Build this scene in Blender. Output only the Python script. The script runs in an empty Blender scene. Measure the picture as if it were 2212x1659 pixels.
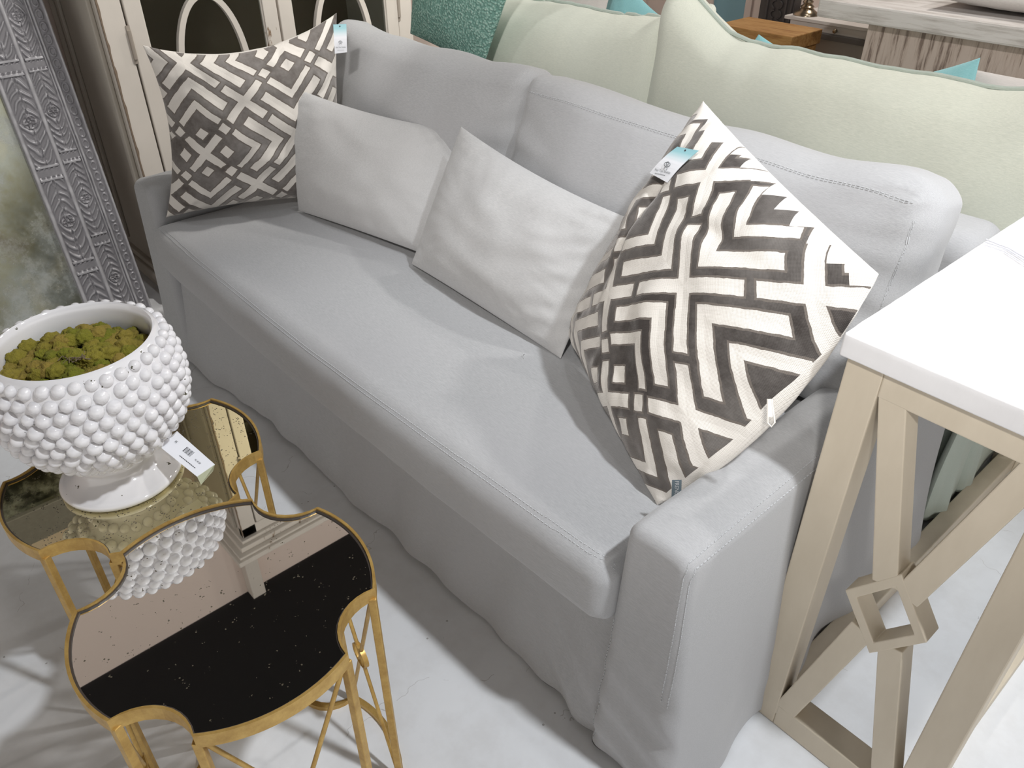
import bpy, bmesh, math, random
import numpy as np
from mathutils import Vector, Matrix, noise
from mathutils.bvhtree import BVHTree
PI = math.pi
random.seed(7)
scn = bpy.context.scene
COL = scn.collection

# ------------------------------------------------------------------ camera
AZ, PITCH, ROLL, FPX = 2.405876, 0.608627, -0.003026, 1719.42
CAMZ = 1.5278
fw = Vector((math.cos(AZ)*math.cos(PITCH), math.sin(AZ)*math.cos(PITCH), -math.sin(PITCH)))
rt = fw.cross(Vector((0, 0, 1))).normalized()
up = rt.cross(fw)
rt2 = rt*math.cos(ROLL) + up*math.sin(ROLL)
up2 = -rt*math.sin(ROLL) + up*math.cos(ROLL)
cd = bpy.data.cameras.new('camera')
cam = bpy.data.objects.new('camera', cd)
COL.objects.link(cam)
cam.matrix_world = Matrix(((rt2.x, up2.x, -fw.x, 0), (rt2.y, up2.y, -fw.y, 0), (rt2.z, up2.z, -fw.z, CAMZ), (0, 0, 0, 1)))
cd.sensor_width = 36.0
cd.lens = FPX/2212*36.0
cd.clip_start = 0.02
scn.camera = cam

# ------------------------------------------------------------------ light
w = bpy.data.worlds.new('world'); scn.world = w; w.use_nodes = True
bg = w.node_tree.nodes['Background']
bg.inputs[0].default_value = (1.0, 0.955, 0.90, 1)
bg.inputs[1].default_value = 0.97
scn.view_settings.view_transform = 'Standard'
scn.view_settings.look = 'None'
scn.view_settings.exposure = 0.07
scn.view_settings.gamma = 1.0
scn.view_settings.use_curve_mapping = False

def lamp(name, loc, target, power, size, color=(1, .95, .88), spot=None, blend=.6):
    if spot:
        l = bpy.data.lights.new(name, 'SPOT'); l.spot_size = spot; l.spot_blend = blend; l.shadow_soft_size = size
    else:
        l = bpy.data.lights.new(name, 'AREA'); l.shape = 'DISK'; l.size = size
    l.energy = power; l.color = color
    o = bpy.data.objects.new(name, l); COL.objects.link(o)
    o.location = loc
    o.rotation_euler = (Vector(target)-Vector(loc)).to_track_quat('-Z', 'Y').to_euler()
    return o
lamp('ceiling_or_fill_lamp', (-1.75, 1.0, 3.2), (-2.15, 1.6, .8), 22, .07, (.98, .99, 1), spot=math.radians(62), blend=.6)
lamp('ceiling_or_fill_lamp', (-.6, 1.05, 3.2), (-.95, 1.6, .8), 20, .07, (.98, .99, 1), spot=math.radians(70), blend=.6)
lamp('ceiling_or_fill_lamp', (-1.3, 3.0, 3.2), (-1.3, 1.3, .6), 10, .16, (1, .97, .93))
lamp('ceiling_or_fill_lamp', (.2, 2.7, 3.2), (-.3, 1.6, .8), 26, .16, (1, .98, .95))
lamp('ceiling_or_fill_lamp', (.7, 1.0, 3.25), (-.40, .45, 0), 270, .07, (.94, .97, 1), spot=math.radians(64), blend=.5)
lamp('ceiling_or_fill_lamp', (.8, -1.3, 3.2), (-1.3, 2.2, 1.1), 310, .12, (1, .97, .93), spot=math.radians(46), blend=.6)
lamp('ceiling_or_fill_lamp', (-1.3, 2.3, 3.2), (-2.95, 1.3, 1.2), 190, .08, (1, .96, .9), spot=math.radians(48), blend=.6)  # fill spot added to brighten the cabinet front
lamp('ceiling_or_fill_lamp', (-1.8, 4.6, 3.2), (-1.9, 3.4, .6), 34, .3, (1, .93, .84))

# ------------------------------------------------------------------ materials
def nt(name):
    m = bpy.data.materials.new(name); m.use_nodes = True
    t = m.node_tree; b = t.nodes['Principled BSDF']
    return m, t, b
def N(t, typ, **k):
    n = t.nodes.new(typ)
    for a, v in k.items(): setattr(n, a, v)
    return n
def L(t, a, b): t.links.new(a, b)
def ramp(t, src, stops):
    r = N(t, 'ShaderNodeValToRGB')
    el = r.color_ramp.elements
    while len(el) < len(stops): el.new(.5)
    for e, (p, c) in zip(el, stops):
        e.position = p; e.color = (*c, 1) if len(c) == 3 else c
    L(t, src, r.inputs[0]); return r
def math_(t, op, a, b=None, c=None, clamp=False):
    n = N(t, 'ShaderNodeMath', operation=op); n.use_clamp = clamp
    for i, v in enumerate((a, b, c)):
        if v is None: continue
        if isinstance(v, (int, float)): n.inputs[i].default_value = v
        else: L(t, v, n.inputs[i])
    return n.outputs[0]
def mixc(t, f, a, b):
    n = N(t, 'ShaderNodeMix', data_type='RGBA')
    for i, v in ((0, f), (6, a), (7, b)):
        if isinstance(v, (int, float)): n.inputs[i].default_value = v
        elif isinstance(v, tuple): n.inputs[i].default_value = (*v, 1)
        else: L(t, v, n.inputs[i])
    return n.outputs[2]
def mapping(t, scale=(1, 1, 1), coord='Object', rot=(0, 0, 0)):
    tc = N(t, 'ShaderNodeTexCoord'); mp = N(t, 'ShaderNodeMapping')
    mp.inputs['Scale'].default_value = scale; mp.inputs['Rotation'].default_value = rot
    L(t, tc.outputs[coord], mp.inputs[0]); return mp.outputs[0]
def noise_(t, vec, scale, detail=3, rough=.5):
    n = N(t, 'ShaderNodeTexNoise'); n.inputs['Scale'].default_value = scale
    n.inputs['Detail'].default_value = detail; n.inputs['Roughness'].default_value = rough
    if vec is not None: L(t, vec, n.inputs['Vector'])
    return n.outputs[0]
def bump(t, b, h, strength=.3, dist=.002):
    n = N(t, 'ShaderNodeBump'); n.inputs['Strength'].default_value = strength; n.inputs['Distance'].default_value = dist
    L(t, h, n.inputs['Height']); L(t, n.outputs[0], b.inputs['Normal']); return n
def plain(name, col, rough=.6, metal=0, **k):
    m, t, b = nt(name)
    b.inputs['Base Color'].default_value = (*col, 1); b.inputs['Roughness'].default_value = rough
    b.inputs['Metallic'].default_value = metal
    for a, v in k.items(): b.inputs[a.replace('_', ' ')].default_value = v
    return m
def fabric(name, c1, c2, c3=None, streak=(75, 700, 700), sheen=.2, patch=2.5, bstr=.25, coord='Object'):
    m, t, b = nt(name)
    v = mapping(t, streak, coord)
    n1 = noise_(t, v, 1.0, 3, .7)
    v2 = mapping(t, (1, 1, 1), coord)
    n2 = noise_(t, v2, patch, 3, .55)
    n3 = noise_(t, v2, 900, 1, .5)
    r = ramp(t, n1, [(.33, c1), (.68, c2)])
    f2 = ramp(t, n2, [(.35, (0, 0, 0)), (.72, (1, 1, 1))])
    col = mixc(t, math_(t, 'MULTIPLY', f2.outputs[0], .6), r.outputs[0], c3 or c2)
    L(t, col, b.inputs['Base Color'])
    b.inputs['Roughness'].default_value = .9
    b.inputs['Sheen Weight'].default_value = sheen; b.inputs['Sheen Roughness'].default_value = .5
    b.inputs['Specular IOR Level'].default_value = .2
    v4 = noise_(t, v2, 7, 3, .5)
    h = math_(t, 'ADD', math_(t, 'MULTIPLY', n1, .25), math_(t, 'ADD', math_(t, 'MULTIPLY', n3, .2), math_(t, 'MULTIPLY', v4, 2.5)))
    bump(t, b, h, bstr, .004)
    return m
M = {}
M['grey'] = fabric('heather_grey_canvas', (.335, .34, .35), (.435, .438, .448), (.388, .386, .40))
M['grey_lumbar'] = fabric('light_heather_grey_canvas', (.40, .40, .405), (.51, .51, .51), (.46, .455, .46))
M['green'] = fabric('sage_linen', (.60, .625, .54), (.72, .735, .64), (.65, .685, .62), streak=(60, 500, 700))
M['green_dark'] = fabric('sage_linen_slipcover', (.40, .46, .41), (.50, .55, .50), (.45, .51, .46))
M['white_pillow'] = fabric('cream_linen', (.55, .52, .50), (.66, .62, .60))
M['turq'] = fabric('turquoise_cotton', (.22, .50, .54), (.32, .60, .64))
M['thread'] = plain('pale_thread', (.46, .47, .485), .8)
M['zip'] = plain('zip_metal', (.78, .76, .72), .35, .4)

# boucle teal
m, t, b = nt('teal_boucle'); v = mapping(t)
vo = N(t, 'ShaderNodeTexVoronoi'); vo.inputs['Scale'].default_value = 130; L(t, v, vo.inputs['Vector'])
n = noise_(t, v, 160, 3, .7)
h = math_(t, 'SUBTRACT', n, math_(t, 'MULTIPLY', vo.outputs[0], .8))
r = ramp(t, h, [(.0, (.16, .32, .27)), (.25, (.30, .50, .43)), (.6, (.58, .76, .68))]); L(t, r.outputs[0], b.inputs['Base Color'])
b.inputs['Roughness'].default_value = .8; bump(t, b, h, .9, .008); M['teal'] = m

# woven white cloth and velvet pattern
PITCHS = .2
def pattern_mat(name, vel_a, vel_b, off, ang, sheen=.5, pitch=.2, margin=None):
    m, t, b = nt(name)
    uv = N(t, 'ShaderNodeUVMap'); uv.uv_map = 'UVMap'
    mp = N(t, 'ShaderNodeMapping'); mp.vector_type = 'POINT'
    mp.inputs['Rotation'].default_value = (0, 0, ang); mp.inputs['Scale'].default_value = (1/pitch, 1/pitch, 1)
    mp.inputs['Location'].default_value = (off[0], off[1], 0)
    L(t, uv.outputs[0], mp.inputs[0])
    tcn = mapping(t, (1, 1, 1))
    sp = N(t, 'ShaderNodeSeparateXYZ'); L(t, mp.outputs[0], sp.inputs[0])
    U = math_(t, 'PINGPONG', sp.outputs[0], 1.0); V = math_(t, 'PINGPONG', sp.outputs[1], 1.0)
    a = math_(t, 'MAXIMUM', U, V); bb = math_(t, 'MINIMUM', U, V)
    rects = [(-1, .54, -1, .065), (.62, 2, -1, .065), (.935, 2, -1, .37), (.935, 2, .64, 2), (.925, 2, .435, .565),
             (.145, .82, .145, .285), (.395, .88, .395, .50), (.69, .845, .69, .845)]
    d = None
    for a0, a1, b0, b1 in rects:
        q = None
        for v, lo, hi in ((a, a0, a1), (bb, b0, b1)):
            if lo > -1:
                e = math_(t, 'SUBTRACT', v, lo); q = e if q is None else math_(t, 'MINIMUM', q, e)
            if hi < 2:
                e = math_(t, 'SUBTRACT', hi, v); q = e if q is None else math_(t, 'MINIMUM', q, e)
        d = q if d is None else math_(t, 'MAXIMUM', d, q)
    wob = math_(t, 'MULTIPLY', math_(t, 'SUBTRACT', noise_(t, tcn, 60, 2), .5), .02)
    d = math_(t, 'ADD', d, wob)
    if margin:   # the velvet stops short of two seams, in steps that follow the pattern
        mu, mv, half, cen = margin
        # stepped limit along +u: quantised lattice coordinates
        qx = math_(t, 'DIVIDE', math_(t, 'ROUND', math_(t, 'MULTIPLY', sp.outputs[0], 7.0)), 7.0)
        qy = math_(t, 'DIVIDE', math_(t, 'ROUND', math_(t, 'MULTIPLY', sp.outputs[1], 7.0)), 7.0)
        ca, sa = math.cos(ang), math.sin(ang)
        uq = math_(t, 'ADD', math_(t, 'MULTIPLY', math_(t, 'SUBTRACT', qx, off[0]), ca*pitch), math_(t, 'MULTIPLY', math_(t, 'SUBTRACT', qy, off[1]), sa*pitch))
        d1 = math_(t, 'MULTIPLY', math_(t, 'SUBTRACT', uq, half[0]+cen[0]-mu), 6)
        s0 = N(t, 'ShaderNodeSeparateXYZ'); L(t, uv.outputs[0], s0.inputs[0])
        su = math_(t, 'DIVIDE', math_(t, 'SUBTRACT', s0.outputs[0], cen[0]), half[0])
        lim = math_(t, 'MULTIPLY', math_(t, 'MINIMUM', math_(t, 'MULTIPLY', math_(t, 'SUBTRACT', 1.0, su), 1.1), 1.0), mv)
        d2 = math_(t, 'MULTIPLY', math_(t, 'SUBTRACT', math_(t, 'ADD', lim, cen[1]-half[1]), s0.outputs[1]), 6)
        dp = d; cut = math_(t, 'GREATER_THAN', math_(t, 'MAXIMUM', d1, d2), 0); d = math_(t, 'MAXIMUM', d, math_(t, 'MAXIMUM', d1, d2))
    white = math_(t, 'GREATER_THAN', d, 0)
    line = math_(t, 'LESS_THAN', math_(t, 'ABSOLUTE', math_(t, 'ADD', dp if margin else d, .004)), .0085)
    if margin: line = math_(t, 'MULTIPLY', line, math_(t, 'SUBTRACT', 1.0, cut))
    # weave
    wv = N(t, 'ShaderNodeVectorMath', operation='SCALE'); wv.inputs['Scale'].default_value = 1; L(t, uv.outputs[0], wv.inputs[0])
    s2 = N(t, 'ShaderNodeSeparateXYZ'); L(t, wv.outputs[0], s2.inputs[0])
    wx = math_(t, 'SINE', math_(t, 'MULTIPLY', s2.outputs[0], 2400)); wy = math_(t, 'SINE', math_(t, 'MULTIPLY', s2.outputs[1], 2400))
    weave = math_(t, 'MULTIPLY', wx, wy)
    wcol = ramp(t, math_(t, 'ADD', math_(t, 'MULTIPLY', weave, .5), .5), [(0, (.58, .545, .50)), (.6, (.76, .73, .69))])
    nn = noise_(t, tcn, 4.5, 3, .55)
    vn = noise_(t, mapping(t, (1, 1, 1)), 70, 3, .6)
    vel = ramp(t, math_(t, 'ADD', math_(t, 'MULTIPLY', nn, .8), math_(t, 'MULTIPLY', vn, .2)), [(.38, vel_a), (.62, vel_b)])
    col = mixc(t, white, vel.outputs[0], wcol.outputs[0])
    col = mixc(t, line, col, (.16, .14, .125))
    L(t, col, b.inputs['Base Color'])
    b.inputs['Roughness'].default_value = .75
    b.inputs['Specular IOR Level'].default_value = .15
    L(t, math_(t, 'MULTIPLY', math_(t, 'SUBTRACT', 1.0, white), sheen), b.inputs['Sheen Weight'])
    b.inputs['Sheen Roughness'].default_value = .35
    b.inputs['Sheen Tint'].default_value = (.85, .82, .8, 1)
    hgt = math_(t, 'ADD', math_(t, 'MULTIPLY', math_(t, 'SMOOTH_MIN', math_(t, 'MULTIPLY', d, -14), .5, .2), .9), math_(t, 'MULTIPLY', weave, .12))
    hgt = math_(t, 'ADD', hgt, math_(t, 'MULTIPLY', noise_(t, tcn, 22, 3), 1.6))
    bump(t, b, hgt, .5, .003)
    return m
M['patR'] = pattern_mat('charcoal_velvet_on_white_weave', (.050, .043, .040), (.150, .138, .130), (-.516, -.121), math.radians(48.0), pitch=.2017, margin=(.006, .013, (.268, .265), (.02, .01)))
M['patL'] = pattern_mat('taupe_velvet_on_white_weave', (.105, .092, .084), (.29, .275, .265), (1.296, -.282), math.radians(40.6), .9, pitch=.1993)
m, t, b = nt('white_weave_cloth')
uv = N(t, 'ShaderNodeUVMap'); uv.uv_map = 'UVMap'; s2 = N(t, 'ShaderNodeSeparateXYZ'); L(t, uv.outputs[0], s2.inputs[0])
weave = math_(t, 'MULTIPLY', math_(t, 'SINE', math_(t, 'MULTIPLY', s2.outputs[0], 2400)), math_(t, 'SINE', math_(t, 'MULTIPLY', s2.outputs[1], 2400)))
wcol = ramp(t, math_(t, 'ADD', math_(t, 'MULTIPLY', weave, .5), .5), [(0, (.58, .545, .50)), (.6, (.76, .73, .69))])
L(t, wcol.outputs[0], b.inputs['Base Color']); b.inputs['Roughness'].default_value = .9
bump(t, b, math_(t, 'ADD', math_(t, 'MULTIPLY', weave, .12), math_(t, 'MULTIPLY', noise_(t, mapping(t), 22, 3), 1.6)), .5, .003); M['weave'] = m

# floor: pale sealed concrete with hairline cracks and specks
m, t, b = nt('pale_sealed_concrete'); v = mapping(t)
n1 = noise_(t, v, 1.3, 4, .6); n2 = noise_(t, v, 9, 5, .65)
base = ramp(t, n1, [(.3, (.70, .715, .74)), (.7, (.78, .795, .82))])
st = ramp(t, n2, [(.35, (.80, .78, .76)), (.55, (1, 1, 1))])
mul = N(t, 'ShaderNodeMix', data_type='RGBA', blend_type='MULTIPLY'); mul.inputs[0].default_value = .35
L(t, base.outputs[0], mul.inputs[6]); L(t, st.outputs[0], mul.inputs[7])
dv = N(t, 'ShaderNodeVectorMath', operation='ADD'); L(t, v, dv.inputs[0])
nc = N(t, 'ShaderNodeTexNoise'); nc.inputs['Scale'].default_value = 6; nc.inputs['Detail'].default_value = 4; L(t, v, nc.inputs['Vector'])
sc_ = N(t, 'ShaderNodeVectorMath', operation='SCALE'); sc_.inputs['Scale'].default_value = .25; L(t, nc.outputs['Color'], sc_.inputs[0]); L(t, sc_.outputs[0], dv.inputs[1])
vc = N(t, 'ShaderNodeTexVoronoi', feature='DISTANCE_TO_EDGE'); vc.inputs['Scale'].default_value = 2.2; L(t, dv.outputs[0], vc.inputs['Vector'])
crk = math_(t, 'LESS_THAN', vc.outputs[0], .0016)
gate = math_(t, 'GREATER_THAN', noise_(t, v, 13, 2), .54)
crk = math_(t, 'MULTIPLY', crk, math_(t, 'MULTIPLY', gate, .45))
c1 = mixc(t, crk, mul.outputs[2], (.25, .23, .22))
sv = N(t, 'ShaderNodeTexVoronoi'); sv.inputs['Scale'].default_value = 38; L(t, v, sv.inputs['Vector'])
spk = math_(t, 'MULTIPLY', math_(t, 'LESS_THAN', sv.outputs[0], .10), math_(t, 'GREATER_THAN', noise_(t, v, 7, 2), .62))
c2 = mixc(t, math_(t, 'MULTIPLY', spk, .6), c1, (.18, .16, .15))
L(t, c2, b.inputs['Base Color']); b.inputs['Roughness'].default_value = .42; bump(t, b, noise_(t, v, 4, 2), .03, .003); M['floor'] = m

# gold paint
m, t, b = nt('brushed_gold_paint'); v = mapping(t)
n1 = noise_(t, v, 30, 4, .7); r = ramp(t, n1, [(.3, (.40, .24, .065)), (.7, (.60, .40, .13))])
L(t, r.outputs[0], b.inputs['Base Color']); b.inputs['Metallic'].default_value = .55; b.inputs['Roughness'].default_value = .42
bump(t, b, noise_(t, v, 220, 2), .15, .001); M['gold'] = m
def mirror_mat(name, tint, scale, lo, rim_r, c, dens=.55):
    m, t, b = nt(name); v = mapping(t)
    n1 = noise_(t, v, scale, 3, .6)
    # specks crowd towards the rim
    sp = N(t, 'ShaderNodeVectorMath', operation='LENGTH'); L(t, v, sp.inputs[0])
    ed = N(t, 'ShaderNodeMapRange'); ed.inputs[1].default_value = rim_r*.55; ed.inputs[2].default_value = rim_r; L(t, sp.outputs['Value'], ed.inputs[0])
    big = noise_(t, v, 7, 2)
    th = math_(t, 'SUBTRACT', lo, math_(t, 'MULTIPLY', math_(t, 'MULTIPLY', ed.outputs[0], big), dens*.32))
    vo = N(t, 'ShaderNodeTexVoronoi'); vo.inputs['Scale'].default_value = 210; L(t, v, vo.inputs['Vector'])
    s1 = math_(t, 'LESS_THAN', vo.outputs[0], .30)
    spk = math_(t, 'MULTIPLY', math_(t, 'GREATER_THAN', n1, th), s1)
    col = mixc(t, spk, tint, (.10, .085, .06))
    L(t, col, b.inputs['Base Color'])
    L(t, math_(t, 'SUBTRACT', 1.0, math_(t, 'MULTIPLY', spk, .8)), b.inputs['Metallic'])
    L(t, math_(t, 'ADD', math_(t, 'MULTIPLY', spk, .4), .015), b.inputs['Roughness'])
    return m
M['mirror'] = mirror_mat('foxed_clear_mirror', (.84, .83, .80), 60, .84, .23, None, 1.35)
M['mirror2'] = mirror_mat('foxed_amber_mirror', (.72, .66, .44), 60, .70, .24, None, .9)
M['dark_edge'] = plain('mirror_dark_edge', (.05, .04, .035), .5)

# glazed ceramic with chips
m, t, b = nt('white_glazed_ceramic'); v = mapping(t)
n1 = noise_(t, v, 45, 3, .7); n2 = noise_(t, v, 9, 2)
chip = math_(t, 'MULTIPLY', math_(t, 'GREATER_THAN', n1, .665), math_(t, 'GREATER_THAN', n2, .56))
c_ = ramp(t, noise_(t, v, 5, 2), [(.3, (.68, .665, .68)), (.7, (.74, .73, .745))])
L(t, mixc(t, chip, c_.outputs[0], (.07, .065, .04)), b.inputs['Base Color']); b.inputs['Roughness'].default_value = .07
b.inputs['Coat Weight'].default_value = .5; b.inputs['Coat Roughness'].default_value = .03
bump(t, b, noise_(t, v, 25, 2), .12, .002); M['ceramic'] = m
# moss
m, t, b = nt('reindeer_moss'); v = mapping(t)
at = N(t, 'ShaderNodeAttribute'); at.attribute_name = 'tone'
n1 = noise_(t, v, 240, 4, .8)
r = ramp(t, math_(t, 'ADD', math_(t, 'MULTIPLY', at.outputs['Fac'], .75), math_(t, 'MULTIPLY', n1, .3)), [(.1, (.22, .25, .012)), (.45, (.36, .31, .035)), (.95, (.42, .30, .06))])
L(t, r.outputs[0], b.inputs['Base Color']); b.inputs['Roughness'].default_value = .95
bump(t, b, n1, 1.0, .008); M['moss'] = m
M['twig'] = plain('dry_twig', (.16, .12, .08), .9)
M['paper'] = plain('white_card', (.80, .81, .86), .6)
M['paper_green'] = plain('pale_green_card', (.62, .66, .48), .6)
M['ink'] = plain('dark_ink', (.03, .03, .035), .7)
M['greyink'] = plain('grey_ink', (.14, .15, .16), .7)
m, t, b = nt('turquoise_fading_card')
uv = N(t, 'ShaderNodeUVMap'); uv.uv_map = 'UVMap'; s2 = N(t, 'ShaderNodeSeparateXYZ'); L(t, uv.outputs[0], s2.inputs[0])
r = ramp(t, s2.outputs[1], [(0, (.80, .82, .87)), (.55, (.80, .82, .87)), (.85, (.30, .55, .60)), (1, (.27, .50, .56))]); L(t, r.outputs[0], b.inputs['Base Color'])
b.inputs['Roughness'].default_value = .5; M['tag'] = m

def chipped(name, paint, under, sc=14, lo=.60, wood=(.25, .17, .11), rough=.6, streak=(1, 1, .25)):
    m, t, b = nt(name); v = mapping(t, streak)
    n1 = noise_(t, v, sc, 6, .72); n2 = noise_(t, mapping(t), 3, 3)
    k = math_(t, 'GREATER_THAN', math_(t, 'ADD', n1, math_(t, 'MULTIPLY', math_(t, 'SUBTRACT', n2, .5), .25)), lo)
    k2 = math_(t, 'GREATER_THAN', math_(t, 'ADD', n1, math_(t, 'MULTIPLY', math_(t, 'SUBTRACT', n2, .5), .25)), lo+.025)
    base = ramp(t, noise_(t, mapping(t), 6, 4), [(.3, paint), (.7, tuple(x*.9 for x in paint))])
    c = mixc(t, k, base.outputs[0], under); c = mixc(t, k2, c, wood)
    L(t, c, b.inputs['Base Color']); b.inputs['Roughness'].default_value = rough
    bump(t, b, n1, .25, .002); return m
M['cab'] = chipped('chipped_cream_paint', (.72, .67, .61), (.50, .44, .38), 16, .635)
M['cab_shaded'] = chipped('chipped_cream_paint_shaded', (.52, .48, .42), (.42, .36, .30), 10, .70)  # same cream paint, darkened to carry the side's shade in its colour
M['brass'] = plain('painted_hinge_metal', (.42, .37, .32), .5, .3)
M['wear'] = plain('bare_wood_edge', (.22, .165, .12), .8)
M['dark_in'] = plain('dark_interior_wood', (.16, .125, .09), .7)
M['slab'] = chipped('white_painted_top', (.84, .84, .86), (.70, .67, .62), 30, .76, (.5, .44, .36), .38)
m, t, b = nt('putty_painted_wood'); v = mapping(t, (1, 1, .3))
n1 = noise_(t, v, 22, 5, .6); n2 = noise_(t, mapping(t), 3, 3)
r = ramp(t, math_(t, 'ADD', math_(t, 'MULTIPLY', n1, .5), math_(t, 'MULTIPLY', n2, .5)), [(.3, (.53, .465, .365)), (.7, (.63, .56, .45))])
L(t, r.outputs[0], b.inputs['Base Color']); b.inputs['Roughness'].default_value = .55; bump(t, b, n1, .15, .002); M['putty'] = m
m, t, b = nt('silver_carved_paint')
at = N(t, 'ShaderNodeAttribute'); at.attribute_name = 'relief'
v = mapping(t); n1 = noise_(t, v, 40, 4, .7)
r = ramp(t, math_(t, 'ADD', at.outputs['Fac'], math_(t, 'MULTIPLY', math_(t, 'SUBTRACT', n1, .5), .5)), [(.1, (.25, .245, .265)), (.5, (.37, .365, .39)), (.95, (.55, .55, .58))])
L(t, r.outputs[0], b.inputs['Base Color']); b.inputs['Roughness'].default_value = .45; b.inputs['Metallic'].default_value = .25
bump(t, b, n1, .2, .002); M['silver'] = m
m, t, b = nt('antiqued_mirror_glass'); v = mapping(t)
n1 = noise_(t, v, 3.2, 6, .65); n2 = noise_(t, v, 8, 6, .7)
r = ramp(t, n1, [(.30, (.17, .14, .09)), (.45, (.34, .34, .24)), (.58, (.40, .43, .38)), (.70, (.50, .49, .36))])  # antique tint; beige-green blotches also put the room's reflection into the colour
r2 = ramp(t, n2, [(.45, (0, 0, 0)), (.65, (1, 1, 1))])
L(t, mixc(t, math_(t, 'MULTIPLY', r2.outputs[0], .5), r.outputs[0], (.55, .58, .60)), b.inputs['Base Color'])
L(t, math_(t, 'ADD', math_(t, 'MULTIPLY', math_(t, 'SUBTRACT', 1.0, r2.outputs[0]), .6), .35), b.inputs['Metallic'])
L(t, math_(t, 'ADD', math_(t, 'MULTIPLY', n2, .35), .02), b.inputs['Roughness']); M['antique'] = m
def streaky(name, a, bcol, c, scale=(1, 1, 12), rough=.7):
    m, t, b = nt(name); v = mapping(t, scale)
    n1 = noise_(t, v, 6, 5, .7); r = ramp(t, n1, [(.36, c), (.46, bcol), (.55, a)])
    L(t, r.outputs[0], b.inputs['Base Color']); b.inputs['Roughness'].default_value = rough; bump(t, b, n1, .3, .004); return m
M['whitewash'] = streaky('whitewashed_rough_wood', (.66, .635, .62), (.58, .55, .53), (.45, .42, .40), (.7, 3, 9))
M['whitewash_v'] = streaky('streaked_plank_paint', (.56, .47, .42), (.49, .40, .35), (.22, .165, .14), (9, 9, .8))
M['oak'] = streaky('honey_brown_wood', (.40, .22, .075), (.34, .17, .05), (.26, .12, .035), (1, 8, 8))
M['carved_dark'] = plain('dark_carved_wood', (.05, .042, .04), .5)
M['blue'] = plain('faded_blue_paint', (.17, .30, .35), .6)
M['pinkwood'] = chipped('pinkish_cream_paint', (.58, .48, .43), (.4, .32, .27), 12, .68)
M['whitewood'] = plain('off_white_paint', (.60, .56, .53), .5)
M['greydark'] = plain('dark_grey_paint', (.13, .12, .115), .5)
M['greycab'] = plain('warm_grey_paint', (.40, .37, .345), .6)
M['wall'] = plain('pinkish_beige_wall', (.80, .68, .615), .8)
M['ceiling'] = plain('black_ceiling', (.006, .006, .007), .9)
M['pewter'] = plain('antique_pewter', (.35, .28, .2), .25, .9)
M['red'] = plain('red_printed_label', (.45, .08, .06), .7)
M['glass'] = plain('cabinet_glass', (.9, .95, .92), .03, 0, Transmission_Weight=1.0)
M['glass'].node_tree.nodes['Principled BSDF'].inputs['IOR'].default_value = 1.05

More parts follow.
